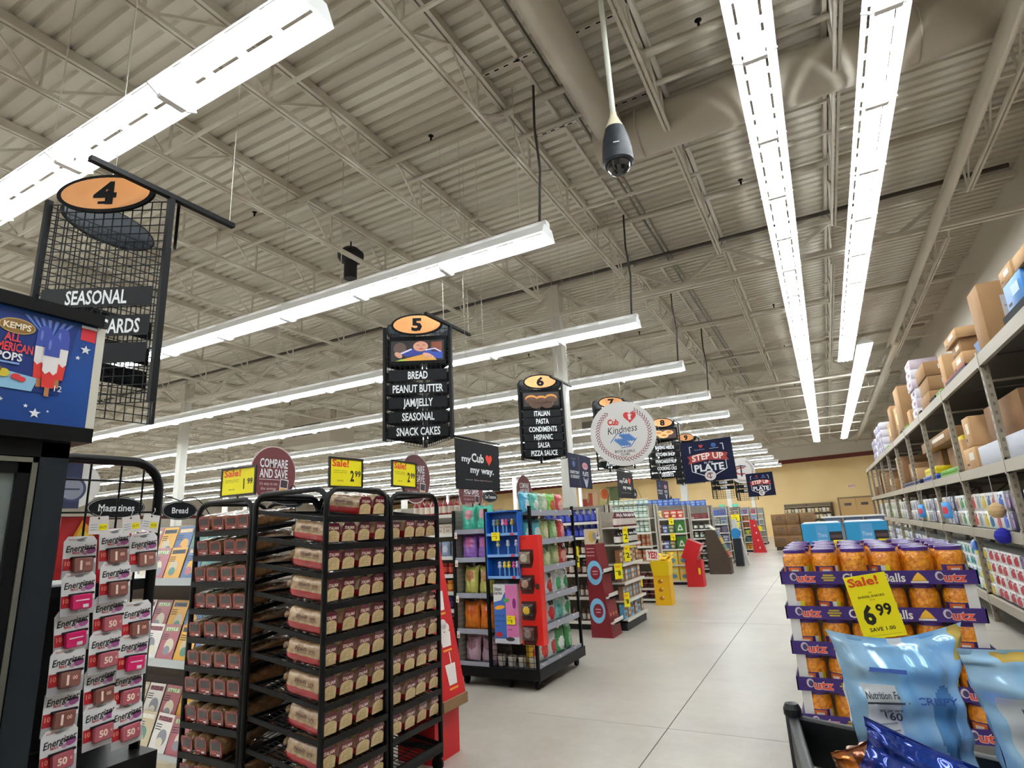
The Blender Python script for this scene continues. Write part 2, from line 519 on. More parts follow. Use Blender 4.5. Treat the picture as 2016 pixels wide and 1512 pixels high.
# ================================================================ fluorescent strip lights
tube_m = mat('lit_fluorescent_tube', (0.93, 0.98, 1.0, 1), 0.3, emit=TUBE_STRENGTH)
refl_m = mat('white_reflector', '#F4F6F6', 0.35)
hous_m = mat('white_lamp_housing', '#E6E4E2', 0.45)
SEC = 1.22
def reflector(n, W, far=False):
    """hooded reflector along +x, n sections, open below, slotted shoulders"""
    o = MB(); h = 0.11; c = W*0.30
    tot = n*SEC
    def q(a, b, x0, x1): # strip between profile points a and b (y,z)
        o.add([(x0, a[0], a[1]), (x1, a[0], a[1]), (x1, b[0], b[1]), (x0, b[0], b[1])], [(0,1,2,3)], refl_m)
    sl = 0.022
    for s in (-1, 1):
        q((s*c, h), (s*W/2, 0.0), 0, tot)
        q((s*W/2, 0.0), (s*(W/2-0.012), 0.006), 0, tot)
        # slotted shoulder strip
        a, b = (s*(c-sl), h), (s*c, h)
        for i in range(n):
            x = i*SEC
            cuts = [0.10, 0.34, 0.42, 0.64, 0.72, 0.95, 1.03, 1.12]
            prev = 0
            for k in range(0, 8, 2):
                q(a, b, x+prev, x+cuts[k]); prev = cuts[k+1]
            q(a, b, x+prev, x+SEC)
    q((-(c-sl), h), (c-sl, h), 0, tot)
    o.box((0, -0.045, h+0.002), (tot, 0.045, h+0.06), hous_m)
    for x in (0, tot):
        o.add([(x, -W/2, 0), (x, W/2, 0), (x, c, h), (x, -c, h)], [(0,1,2,3)], refl_m)
    return o
def tube_mb(L=SEC-0.08):
    o = MB(); o.lathe([(0.013, 0.0), (0.013, L)], tube_m, 8, T(0.04, 0, 0) @ RY(PI/2)); return o
def holder_mb(W):
    o = MB(); c = W*0.30
    o.rbox((-0.03, -c*0.95, -0.06), (0.03, c*0.95, -0.026), hous_m, 0.014)
    for y in (-0.5, 0, 0.5): o.box((-0.034, y*c*1.4-0.012, -0.04), (0.034, y*c*1.4+0.012, 0.075), hous_m)
    for s in (-1, 1): o.bar((0, s*c*0.95, -0.043), (0, s*(W/2+.004), -0.004), 0.012, 0.024, hous_m)
    return o
TM = {}
def strip_row(label, p0, ang, n, W, detail=True, tubes=2, hang=None, group=None):
    t = thing('strip_light', label, 'light', T(*p0) @ RZ(ang), group or 'fluorescent strip lights')
    reflector(n, W).build('reflector', t)
    ys = [0.0] if tubes == 1 else [-W*0.13, W*0.13]
    key = ('tube', W)
    if not detail:
        o = MB()
        for i in range(n):
            for y in ys: o.box((i*SEC+0.05, y-0.012, -0.022), (i*SEC+SEC-0.05, y+0.012, 0.002), tube_m)
        o.build('fluorescent_tube', t, kind='stuff')
        o = MB()
        for i in range(1, n):
            o.M = T(i*SEC); o.box((-0.03, -W*0.28, -0.06), (0.03, W*0.28, -0.026), hous_m); o.box((-0.03, -0.03, 0.11), (0.03, 0.03, 0.2), hous_m)
        o.build('lamp_holder', t, kind='stuff')
    else:
        if key not in TM:
            TM[key] = (tube_mb().build('fluorescent_tube'), holder_mb(W).build('lamp_holder'))
            for q in TM[key]: COL.objects.unlink(q)
        tb, hb = TM[key]
        for i in range(n):
            for y in ys:
                c = tb.copy(); COL.objects.link(c); c.parent = t; c.matrix_basis = T(i*SEC, y, -0.01)
            if i: c = hb.copy(); COL.objects.link(c); c.parent = t; c.matrix_basis = T(i*SEC)
    if hang:
        for x in hang: o = MB(); o.tube([(x, 0, 0.15), (x, 0, 6.205-p0[2])], 0.004, steel2, 5); o.build('hanger_wire', t)
    return t
ZR = 4.32
rows = [1.74, 4.72, 7.82, 10.85, 14.0, 17.1, 20.2, 23.3, 26.4, 29.05, 32.6, 35.7, 38.6]
rowdesc = ['nearest light row, crossing the top left corner above the aisle four sign', 'light row hanging above the aisle five sign', 'light row passing behind the aisle six sign',
  'light row ending above the white baseball sign'] + ['%s light row from the front over the grocery aisles' % nth(k) for k in range(5, 20)]
for k, y in enumerate(rows):
    strip_row(rowdesc[k], (-1.98 if k < 4 else -2.04, y, ZR), PI, 26 if k < 4 else 30, 0.30, detail=k < 4, hang=[0.3+2.44*i for i in range(8)] if k < 6 else [0.3, 9.0, 18.0, 27.0])
strip_row('light row behind the camera over the front aisle', (-1.98, -1.3, ZR), PI, 24, 0.30, detail=False, hang=[.3, 9, 18, 27])
strip_row('light row furthest behind the camera over the front aisle', (-1.98, -4.4, ZR), PI, 24, 0.30, detail=False, hang=[.3, 9, 18, 27])
ZL = 5.3
strip_row('long light row straight up the middle of the wide right aisle', (0.06, -4.0, ZL), PI/2, 33, 0.34, detail=True, hang=[.5, 6.6, 12.7, 18.8], group='long lights over the right aisle')
strip_row('near light row close to the right wall, ending past the sprinkler bend', (1.0, -4.0, ZL), PI/2, 17, 0.34, detail=True, hang=[.5, 6.6, 12.7, 18.8], group='long lights over the right aisle')
strip_row('far light row offset towards the right wall beyond the near one', (1.37, 15.2, ZL), PI/2, 17, 0.34, detail=True, hang=[.5, 6.6, 12.7, 18.8], group='long lights over the right aisle')
# power cables drooping to the row ends
cab = mat('black_cable', '#3B3834', 0.6)
for k, (y, pts) in enumerate(((4.6, [(-1.95, 4.45, 6.05), (-1.99, 4.46, 5.5), (-1.96, 4.5, 5.0), (-2.72+.1, 4.66, 4.5)]), (7.7, [(-1.9, 7.3, 6.05), (-1.98, 7.4, 5.4), (-1.94, 7.55, 4.9), (-2.6, 7.75, 4.5)]),
      (10.7, [(-1.8, 10.3, 6.05), (-1.92, 10.4, 5.4), (-1.88, 10.6, 4.9), (-2.6, 10.8, 4.5)]), (13.9, [(-1.8, 13.3, 6.05), (-1.92, 13.5, 5.4), (-1.88, 13.7, 4.9), (-2.6, 13.95, 4.5)]))):
    x = -2.05
    y += .12
    pts = [(x+0.02, y, 6.1), (x, y, 5.6), (x+0.03, y, 5.1), (x-0.02, y, 4.46)]
    pipe_obj(pts, 0.014, 'power_cable', 'black power cable dropping to the end of the %s' % ['light row above the aisle five sign', 'light row behind the aisle six sign', 'light row above the baseball sign', 'fifth light row'][k], 'cable', cab, 6, 'lamp power cables')

for k, y in enumerate((18.1, 20.3, 23.2, 26.0, 28.6, 31.5)):
    t = thing('lamp_support_rail', '%s pale rail crossing beneath the two long right light rows' % nth(k+1), 'rail', T(0, y, 5.17), 'lamp support rails'); r = .035 if k in (0, 4) else .02
    o = MB(); o.box((-1.9, -r, 0), (1.85, r, 1.4*r), P('#DAD4C8', .4)); o.build('rail', t)
    for x in (-1.74, 1.7): o = MB(); o.cyl((x, 0, 0), (x, 0, 1.035), .006, steel2, 6); o.build('hanger_rod', t)
# ================================================================ hanging aisle signs
mesh_m = mat('black_wire_mesh', '#101013', 0.45, spec=.2)
strip_m = mat('black_sign_strip', '#0D0E11', 0.45, spec=.2)
letter_w = P('#E9ECEE', 0.5)
ply = mat('orange_ply_oval', '#D9965A', 0.5, noise=(6, '#CF8B50'))
ovalback = P('#1C232C', 0.5)
def heart(o, x, y, w, m, z):
    pts = []
    for i in range(28):
        t = 2*PI*i/28
        pts.append((x + w/34*16*math.sin(t)**3, y + w/34*(13*math.cos(t)-5*math.cos(2*t)-2*math.cos(3*t)-math.cos(4*t)+2)))
    o.poly(pts[::-1], m, M=T(0, 0, z))
def pic_bread(o, w, h, z):     # child reaching for a sandwich
    o.rect(0, 0, w, h, P('#1A1416'), z)
    z += 0.001
    o.ell(-w*.33, h*.12, w*.12, h*.3, P('#5A463C'), z); o.rect(w*.36, h*.16, w*.2, h*.5, P('#7A3A22'), z)
    o.poly([(-w*.35, -h*.12), (-w*.12, h*.12), (w*.1, h*.0), (w*.1, -h*.25), (-w*.2, -h*.3)], P('#25358A'), M=T(0, 0, z))
    o.poly([(w*.1, -h*.25), (w*.12, h*.05), (w*.34, h*.12), (w*.47, -h*.1), (w*.47, -h*.42), (w*.2, -h*.4)], P('#24439C'), M=T(0, 0, z))
    o.poly([(w*.14, h*.03), (w*.33, h*.10), (w*.45, -h*.08), (w*.43, -h*.1), (w*.32, h*.05), (w*.15, -h*.02)], P('#D8D4E4'), M=T(0, 0, z+.0005))
    o.poly([(-w*.33, -h*.1), (-w*.12, h*.1), (-w*.1, h*.05), (-w*.3, -h*.16)], P('#D8D4E4'), M=T(0, 0, z+.0005))
    o.ell(w*.06, h*.34, w*.18, h*.16, P('#2A1A16'), z+.0004)
    o.ell(w*.06, h*.2, w*.14, h*.25, P('#C98F76'), z+.0008)
    o.rect(w*.01, h*.26, w*.05, h*.025, P('#3A2018'), z+.0012); o.rect(w*.12, h*.26, w*.05, h*.025, P('#3A2018'), z+.0012)
    o.ell(w*.07, h*.07, w*.05, h*.03, P('#A84A44'), z+.0012); o.ell(w*.065, h*.16, w*.02, h*.04, P('#B87E66'), z+.0011)
    o.poly([(-w*.42, -h*.5), (-w*.2, -h*.36), (w*.1, -h*.2), (w*.3, -h*.3), (w*.36, -h*.5)], P('#C89038'), M=T(0, 0, z+.0014))
    o.poly([(-w*.42, -h*.5), (-w*.3, -h*.4), (-w*.2, -h*.46), (-w*.2, -h*.5)], P('#9AB03C'), M=T(0, 0, z+.0018))
    o.ell(-w*.36, -h*.2, w*.08, h*.12, P('#C98F76'), z+.0016, a=-.6); o.ell(w*.2, -h*.26, w*.11, h*.1, P('#D09A80'), z+.002, a=-.4)
    for k in range(3): o.ell(w*(.15+.05*k), -h*(.33-.01*k), w*.02, h*.07, P('#C08A70'), z+.0022, a=-.3)
def pic_pasta(o, w, h, z):
    o.rect(0, 0, w, h, P('#20140E'), z)
    for k, (x, y) in enumerate(((-.28, .05), (.0, -.02), (.28, .07), (-.15, -.3), (.17, -.3))):
        o.ell(x*w, y*h, w*.17, h*.28, P('#B87A2A'), z+.001); o.ell(x*w, (y-.12)*h, w*.165, h*.25, P('#4A2E1C'), z+.0015)
def pic_muffin(o, w, h, z):
    o.rect(0, 0, w, h, P('#3A1A1C'), z)
    for x, y, r in ((-.2, .1, .22), (.2, .15, .2), (.0, -.2, .2)):
        o.ell(x*w, y*h, w*r, h*r*1.3, P('#D8A868'), z+.001); o.ell(x*w+.02, y*h+.01, w*r*.5, h*r*.6, P('#A8602E'), z+.0015)
def pic_corn(o, w, h, z):
    o.rect(0, 0, w, h, P('#2A2416'), z); o.ell(0, 0, w*.3, h*.42, P('#B89A30'), z+.001); o.ell(-w*.1, h*.1, w*.12, h*.2, P('#7A8A2C'), z+.0015)
def aisle_sign(num, label, c, top, strips, pic=None, e=0.72, H=1.26, fine=True, wy=(-.12, .39)):
    """triangular wire-mesh prism hanging from a bar; strips = [(text, drop)]"""
    t = thing('aisle_sign', label, 'sign', T(c[0], c[1], top), 'hanging aisle number signs')
    V = [Vector((-e*0.289, -e/2, 0)), Vector((e*0.577, 0, 0)), Vector((-e*0.289, e/2, 0))]
    for v in V:
        o = MB(); o.box((v.x-.016, v.y-.016, -H), (v.x+.016, v.y+.016, 0.01), BLACK); o.build('post', t)
    o = MB(); o.box((V[1].x-.018, -0.45, 0.0), (V[1].x+.018, 0.42, 0.03), BLACK); o.build('hanging_bar', t)
    o = MB()
    for y in wy: o = MB(); o.cyl((V[1].x, y, 0.03), (V[1].x, y, 6.205-top), 0.0025, P('#B8B2A6'), 5); o.build('hanging_wire', t)
    for k in range(3):
        a, b = V[k], V[(k+1) % 3]
        F = face(a, b-a); n = 13 if fine else 9; nv = round(H/0.052) if fine else round(H/.08)
        o = MB(); o.M = F; r = 0.0024
        for i in range(1, n): o.box((e*i/n-r, -H, -r), (e*i/n+r, -0.02, r), mesh_m)
        for j in range(nv+1):
            y = -0.02-(H-0.02)*j/nv; o.box((0.01, y-r, -r+.003), (e-.01, y+r, r+.003), mesh_m)
        pm = o.build('wire_panel', t)
        # oval number plate
        o = MB(); o.M = F @ T(e/2, 0.02, 0.05)
        o.ell(0, 0, 0.285, 0.125, MATTE, 0.0, 40, 0.018); o.ell(0, 0, 0.258, 0.105, ply, 0.002, 40)
        o.ell(0, 0, 0.27, 0.118, ovalback, -0.0185, 40, M=T(0, 0, -0.037) @ RY(PI))
        o.text(num, 0, 0.0, 0.135, MATTE, 0.004, bold=0.045, sx=1.25)
        o.rect(0, -0.064, 0.075, 0.018, MATTE, 0.0035)
        o.build('number_plate', t)
        if pic:
            o = MB(); o.M = F @ T(e/2, -0.27, 0.012); w = e*0.86; h = 0.27
            o.box((-w/2, -h/2-.02, -.004), (w/2, h/2+.03, 0), MATTE); pic(o, w*.94, h*.86, 0.001); o.build('picture_panel', t)
        for s, d in strips:
            o = MB(); o.M = F @ T(e/2, -d, 0.014); w = e*0.87; h = 0.118
            o.box((-w/2, -h/2, -.004), (w/2, h/2, 0), strip_m)
            if s: o.text(s.strip(), .15 if s[0] == ' ' else 0, 0, 0.082, letter_w, 0.0012, wmax=w*.92, bold=0.022, sx=0.6)
            o.build('category_strip', t)
    return t
aisle_sign('4', 'big aisle 4 sign of wire mesh with SEASONAL and CARDS strips', (-3.62, 1.8), 3.63,
           [('SEASONAL', .63), (' CARDS', .81), ('', .97)], wy=(-.32, .39))
aisle_sign('5', 'aisle 5 sign with child photo and BREAD, PEANUT BUTTER, SNACK CAKES strips', (-3.81, 5.06), 3.80,
           [('BREAD', .55), ('PEANUT BUTTER', .70), ('JAM/JELLY', .855), ('SEASONAL', 1.01), ('SNACK CAKES', 1.17)], pic_bread)
aisle_sign('6', 'aisle 6 sign with pasta photo and ITALIAN to PIZZA SAUCE strips', (-3.99, 8.61), 3.88,
           [('ITALIAN', .51), ('PASTA', .64), ('CONDIMENTS', .77), ('HISPANIC', .90), ('SALSA', 1.03), ('PIZZA SAUCE', 1.16)], pic_pasta)
aisle_sign('7', 'aisle sign mostly hidden behind the white baseball, APPLE SAUCE strip lowest', (-3.9, 12.0), 4.07,
           [('CEREAL', .64), ('BREAKFAST', .80), ('FRUIT', 1.0), ('APPLE SAUCE', 1.30)], pic_corn, e=.78, H=1.42, fine=False)
aisle_sign('8', 'aisle sign right of the baseball with KITCHEN SHOP and PANCAKE SYRUP strips', (-3.6, 15.2), 4.0,
           [('BAKING NEEDS', .62), ('KITCHEN SHOP', .80), ('PANCAKE/SYRUP', .98), ('COOKING OILS', 1.16), ('DESSERTS', 1.33)], pic_muffin, e=.85, H=1.42, fine=False)
aisle_sign('9', 'aisle sign half hidden by the larger navy STEP UP banner', (-3.75, 18.8), 4.02,
           [('COFFEE', .62), ('TEA', .80), ('COCOA', .98), ('SUGAR', 1.16), ('FLOUR', 1.33)], pic_corn, e=.85, H=1.42, fine=False)
aisle_sign('10', 'distant aisle sign seen just under the larger navy STEP UP banner', (-3.3, 22.3), 3.6,
           [('SNACKS', .5), ('CRACKERS', .68), ('COOKIES', .86), ('WATER', 1.04)], None, e=.85, H=1.42, fine=False)
aisle_sign('11', 'most distant aisle sign, between the two navy STEP UP banners', (-2.9, 25.6), 3.55,
           [('POP', .5), ('JUICE', .68), ('MIXES', .86), ('WATER', 1.04)], None, e=.85, H=1.42, fine=False)

# ================================================================ hanging banners, facing the wide aisle
def banner(label, M, w, h, m, draw, group=None, rod=True, wires=True):
    """M: local x to the reader's right, y up, z out of the sign, origin top centre"""
    t = thing('hanging_banner', label, 'banner', M, group)
    o = MB(); o.box((-w/2, -h, -.004), (w/2, 0, 0), m); draw(o, w, h); o.build('panel', t)
    if rod: o = MB(); o.tube([(-w/2-.02, 0.02, 0), (w/2+.02, 0.02, 0)], .011, BLACK, 8); o.build('rod', t)
    if wires:
        z = M.translation.z
        for s in (-.22, .22): o = MB(); o.tube([(w*s, 0.0, 0), (w*s, 6.205-z, 0)], .002, P('#B8B2A6'), 5); o.build('hanging_wire', t)
    return t
char = mat('charcoal_banner', '#17181B', 0.6, spec=.2); navy = mat('navy_banner', '#131836', 0.6, spec=.2)
def mycub(o, w, h):
    o.text('my', -w*.27, -h*.38, h*.12, letter_w, .001, wfit=w*.2, bold=.03); o.text('Cub', -w*.02, -h*.34, h*.17, letter_w, .001, wfit=w*.28, bold=.03)
    heart(o, w*.24, -h*.36, w*.16, P('#E23A24'), .001)
    o.text('my way.', w*.08, -h*.59, h*.13, letter_w, .001, wfit=w*.54, bold=.03)
    o.text('rewards  online deals  coupons', 0, -h*.8, h*.028, P('#B9B9BC'), .001, wfit=w*.6); heart(o, -w*.1, -h*.8, w*.03, P('#C03A28'), .001); heart(o, w*.14, -h*.8, w*.03, P('#C03A28'), .001)
def faceX(x, y, z): return face((x, y, z), (0, 1, 0))       # sign facing +x
def faceY(x, y, z): return face((x, y, z), (1, 0, 0))       # sign facing -y
banner('charcoal my Cub my way banner hanging over the near snack island', faceX(-3.15, 5.17, 2.48), .88, .5, char, mycub)
banner('small charcoal my Cub my way banner beneath the baseball sign', faceX(-3.3, 10.75, 2.5), 1.0, .5, char, mycub)
def donate(o, w, h):
    o.rect(-w*.05, -h*.5, w*.006, h*.9, P('#8A90B0'), .0005); z = .001
    o.text('GIVE BACK', -w*.28, -h*.15, h*.035, P('#6A74A8'), z, wfit=w*.2); o.ell(-w*.28, -h*.3, w*.06, h*.09, P('#2F4B8C'), z)
    o.text('DONATE TODAY', -w*.26, -h*.55, h*.085, letter_w, z, wfit=w*.38, bold=.02); o.text('AT CHECKOUT', -w*.26, -h*.68, h*.085, letter_w, z, wfit=w*.36, bold=.02)
    o.ell(w*.22, -h*.32, w*.13, h*.11, P('#C98A98'), z); o.text('STEP UP', w*.22, -h*.32, h*.05, P('#8A2A38'), z+.001, wfit=w*.2, bold=.02)
    o.text('PLATE', w*.22, -h*.56, h*.13, letter_w, z, wfit=w*.26, bold=.02)
    o.poly([(w*.1, -h*.68), (w*.13, -h*.66), (w*.2, -h*.8), (w*.25, -h*.8), (w*.31, -h*.66), (w*.34, -h*.68), (w*.25, -h*.97), (w*.2, -h*.97)], P('#AEB4CC'), M=T(0, 0, z)); o.ell(w*.22, -h*.76, w*.035, h*.05, P('#AEB4CC'), z+.0005)
banner('navy DONATE TODAY AT CHECKOUT banner left of the baseball sign', faceX(-3.2, 8.2, 2.6), .92, .5, navy, donate, rod=False)
banner('distant navy donation banner hanging under the KITCHEN SHOP aisle sign', faceX(-3.2, 13.2, 2.43), 1.05, .43, navy, donate, rod=False)
def logo_t(o, x, y, r, z):      # interlocked T and C monogram
    red, nv = P('#B8403A'), P('#1E2440')
    pts = []
    for i in range(21):
        a = PI*0.28 + i*(2*PI-PI*0.56)/20; pts.append((x+r*1.0*math.cos(a), y-r*.05+r*.62*math.sin(a)))
    for i in range(20, -1, -1):
        a = PI*0.33 + i*(2*PI-PI*0.66)/20; pts.append((x+r*.72*math.cos(a), y-r*.05+r*.40*math.sin(a)))
    k = len(pts)
    o.add([(p[0], p[1], z) for p in pts], [(i, i+1, k-2-i, k-1-i) for i in range(20)], red)
    o.poly([(x-r*.13, y-r*.9), (x+r*.13, y-r*.9), (x+r*.1, y+r*.7), (x-r*.1, y+r*.7)], nv, M=T(0, 0, z+.001))
    o.poly([(x-r*.85, y+r*.45), (x-r*.7, y+r*.72), (x, y+r*.85), (x+r*.7, y+r*.72), (x+r*.85, y+r*.45), (x+r*.55, y+r*.58), (x, y+r*.66), (x-r*.55, y+r*.58)], nv, M=T(0, 0, z+.001))
def stepup(o, w, h):
    z = .001; wh = letter_w; lw = w*.014
    heart(o, -w*.1, -h*.14, w*.09, P('#C23A34'), z); o.text('Kindness', -w*.13, -h*.21, h*.04, P('#7A84A8'), z, wfit=w*.2); o.ell(w*.15, -h*.14, w*.05, h*.05, P('#2C5C9C'), z); o.rect(w*.15, -h*.215, w*.18, h*.015, P('#8A94B8'), z)
    for s in (-1, 1):
        o.rect(s*w*.33, -h*.2, lw, h*.16, wh, z); o.rect(s*w*.305, -h*.125, w*.05, lw, wh, z)
        o.rect(s*w*.34, -h*.62, lw, h*.22, wh, z)
        o.M = o.M @ T(s*w*.22, -h*.79, z) @ RZ(s*.42); o.rect(0, 0, w*.27, lw, wh); o.M = o.M @ (T(s*w*.22, -h*.79, z) @ RZ(s*.42)).inverted()
    o.poly([(-w*.4, -h*.36), (-w*.36, -h*.44), (-w*.4, -h*.54), (-w*.3, -h*.52), (0, -h*.48), (w*.3, -h*.52), (w*.4, -h*.54), (w*.36, -h*.44), (w*.4, -h*.36), (w*.3, -h*.33), (0, -h*.29), (-w*.3, -h*.33)], P('#A8342E'), M=T(0, 0, z))
    o.text('STEP UP', 0, -h*.385, h*.14, P('#F4E6DA'), z+.001, wfit=w*.62, bold=.03, arc=h*.035)
    o.text('to the', 0, -h*.535, h*.06, wh, z, wfit=w*.17, shear=.2); o.text('PLATE', 0, -h*.66, h*.16, wh, z, wfit=w*.58, bold=.035)
    o.ell(0, -h*.86, w*.11, h*.12, P('#DAD8D4'), z+.001); logo_t(o, 0, -h*.86, w*.07, z+.002)
banner('larger navy STEP UP to the PLATE banner over the main aisle', faceY(-1.67, 10.2, 2.86) @ RZ(.03), .84, .7, navy, stepup, rod=False)
banner('smaller navy STEP UP to the PLATE banner, farther down the main aisle', faceY(-1.5, 17.0, 2.66) @ RZ(.02), .68, .62, navy, stepup, rod=False)
ballw = mat('baseball_white', '#DEDBD8', 0.55); stitch = P('#9A2C34', 0.6); stitch2 = P('#5A1E2A', 0.6)
def ball_seam(o, r, z, n=46):
    keep = o.M
    for k in range(n):
        a = math.radians(123+(417-123)*k/(n-1)); q = .80 if math.cos(a) > 0 else .77
        for d in (-1, 1):
            o.M = keep @ T(r*q*math.cos(a), r*q*math.sin(a), z) @ RZ(a+PI/2+d*.62); o.rect(r*.055, 0, r*.11, r*.02, stitch if d > 0 else stitch2)
    o.M = keep
def kindness(o, r):
    z = .001
    o.text('Cub', -r*.28, r*.36, r*.17, P('#D23A34'), z, wfit=r*.34, bold=.05); o.text('Kindness', -r*.02, r*.13, r*.22, P('#2E2A34'), z, wfit=r*.92, shear=.25, rot=.1)
    heart(o, r*.24, r*.48, r*.42, P('#D23434'), z)
    o.poly([(r*.18, r*.59), (r*.31, r*.58), (r*.265, r*.50), (r*.285, r*.41), (r*.2, r*.41), (r*.195, r*.5)], P('#E8E4E2'), M=T(0, 0, z+.001))
    bl, bd = P('#5A8ACC'), P('#2E5FA8')
    for s in (1, -1):
        for k in range(4):
            o.M = o.M @ T(s*r*(.16-.08*k*s*s)+(r*.08 if s > 0 else r*.0), -r*.2+s*r*(.07), z) @ RZ(-.75); o.rect(0, 0, r*.3, r*.075, bl); o.rect(0, -r*.04, r*.3, r*.012, bd, .0005)
            o.M = o.M @ (T(s*r*(.16-.08*k*s*s)+(r*.08 if s > 0 else r*.0), -r*.2+s*r*(.07), z) @ RZ(-.75)).inverted()
    o.poly([(-r*.42, -r*.27), (-r*.2, -r*.0), (-r*.05, r*.02), (-r*.05, r*.0), (-r*.19, -r*.02), (-r*.4, -r*.28)], bd, M=T(0, 0, z+.0015)); o.poly([(r*.4, -r*.17), (r*.2, -r*.42), (-r*.1, -r*.46), (-r*.1, -r*.44), (r*.19, -r*.4), (r*.385, -r*.16)], bd, M=T(0, 0, z+.0015))
    o.text('BOYS & GIRLS', 0, -r*.55, r*.07, P('#4A464C'), z, wfit=r*.6, bold=.02); o.text('CLUBS', 0, -r*.64, r*.07, P('#4A464C'), z, wfit=r*.28, bold=.02)
def ball_sign(label, M, r, draw):
    t = thing('baseball_sign', label, 'sign', M, 'round baseball signs')
    o = MB(); o.ell(0, 0, r, r, ballw, 0, 56, .012); ball_seam(o, r, .0008); draw(o, r); o.build('disc', t)
    for s in (-.45, .4): o = MB(); o.tube([(r*s, r*.88, -.006), (r*s, 6.205-M.translation.z, -.006)], .002, P('#D8D2C6'), 5); o.build('hanging_wire', t)
ball_sign('white Cub Kindness baseball sign hanging in front of the aisle signs', face((-2.27, 7.5, 2.74), (.93, .37, 0)), .44, kindness)
def tcball(o, r): logo_t(o, -r*.05, 0, r*.5, .001); o.text('FUND', 0, -r*.82, r*.1, P('#6A5A5A'), .001, wfit=r*.6)
ball_sign('smaller white baseball sign with red and navy monogram between navy banners', face((-1.98, 17.6, 2.8), (.95, .3, 0)), .36, tcball)
burg = mat('burgundy_disc', '#6C3034', 0.55)
def compare(label, x, y, z, r=.29):
    t = thing('round_sign', label, 'sign', faceX(x, y, z), 'burgundy compare and save discs')
    o = MB(); o.ell(0, 0, r, r, P('#C9B8B4'), -.001, 48, .006); o.ell(0, 0, r*.96, r*.96, burg, .0, 48); w = letter_w; q = .001
    o.text('COMPARE', 0, r*.38, r*.3, w, q, wfit=r*1.2, bold=.02); o.text('AND SAVE', 0, r*.02, r*.3, w, q, wfit=r*1.2, bold=.02)
    o.rect(-r*.05, -r*.2, r*1.1, r*.015, w, q)
    for k, s in enumerate(("it's easy to see", 'the savings', 'every day')): o.text(s, -r*.2, -r*(.34+.17*k), r*.1, P('#D8C4C0'), q, wfit=r*(.75-.1*k))
    o.M = o.M @ T(r*.45, -r*.48, q) @ RZ(-.1); o.rect(0, 0, r*.36, r*.62, P('#E8E0D8')); o.rect(0, r*.14, r*.3, r*.26, P('#3A3038'), .001); o.rect(0, -r*.15, r*.32, r*.26, P('#D8A23A'), .001); o.M = ID
    o.build('disc', t)
    o = MB(); o.tube([(0, r*.97, -.004), (0, 6.205-z, -.004)], .002, P('#B8B2A6'), 5); o.build('hanging_wire', t)
compare('burgundy COMPARE AND SAVE disc behind the 1.99 sale card', -5.0, 4.12, 2.25)
compare('burgundy COMPARE AND SAVE disc half hidden behind the right 2.99 sale card', -4.2, 5.46, 2.2)
compare('burgundy COMPARE AND SAVE disc partly covered by the my Cub banner', -4.5, 7.15, 2.12, .33)
compare('small burgundy COMPARE AND SAVE disc above the chip bags on the island', -4.5, 8.85, 2.15)
oval_m = mat('black_oval_blade', '#131417', 0.45, spec=.2)
def blade(label, txt, x, y, z, w, h, to=None, ang=0.0, cat='sign'):
    t = thing('oval_sign', label, cat, faceX(x, y, z) @ RY(ang), 'oval category signs on shelf tops')
    o = MB(); o.ell(0, 0, w/2, h/2, oval_m, 0, 40, .006); o.ell(0, 0, w/2*.97, h/2*.93, P('#B8BABC'), .0008, 40); o.ell(0, 0, w/2*.945, h/2*.88, oval_m, .0014, 40)
    o.text(txt, 0, 0, h*.3, letter_w, .002, wmax=w*.75, bold=.015, sx=.9); o.build('plate', t)
    a = Vector((0, h/2, -.004)); b = (faceX(x, y, z) @ RY(ang)).inverted() @ Vector(to); c = Vector(((a.x+b.x)/2, max(a.y, b.y)+.12, (a.z+b.z)/2))
    o = MB(); o.tube([a*(1-q)**2+c*2*q*(1-q)+b*q*q for q in [i/10 for i in range(11)]], .004, BLACK, 6); o.build('wire_arm', t)
blade('oval black Magazines sign behind the battery display', 'Magazines', -4.6, 2.42, 1.88, .40, .16, to=(-4.6, 3.23, 1.72))
blade('oval black Bread sign left of the loaf rack', 'Bread', -4.6, 2.9, 1.86, .29, .15, to=(-4.62, 3.23, 1.72))
blade('oval black Jam sign behind the loaf racks', 'Jam', -4.4, 3.85, 1.93, .28, .13, to=(-4.4, 3.9, 1.68))
blade('oval black Bagels sign seen through the empty top tray', 'Bagels', -3.5, 3.03, 1.885, .36, .1, to=(-3.5, 3.12, 1.86))
blade('oval black Can Tomatoes sign under the my Cub banner', 'Can Tomatoes', -4.3, 7.35, 2.03, .42, .16, to=(-4.3, 6.3, 1.9))
blade('small dark oval sign beneath the small my Cub banner, the left of two', 'Chips', -4.3, 13.6, 2.24, .42, .26, to=(-4.3, 12.35, 1.9))
blade('small dark oval sign beneath the small my Cub banner, the right of two', 'Salsa', -4.3, 14.7, 2.24, .42, .26, to=(-4.3, 15.45, 1.9))
blade('tiny dark oval sign beneath the distant donation banner', 'Flour', -3.6, 15.6, 2.05, .3, .2, to=(-3.6, 15.5, 1.9))
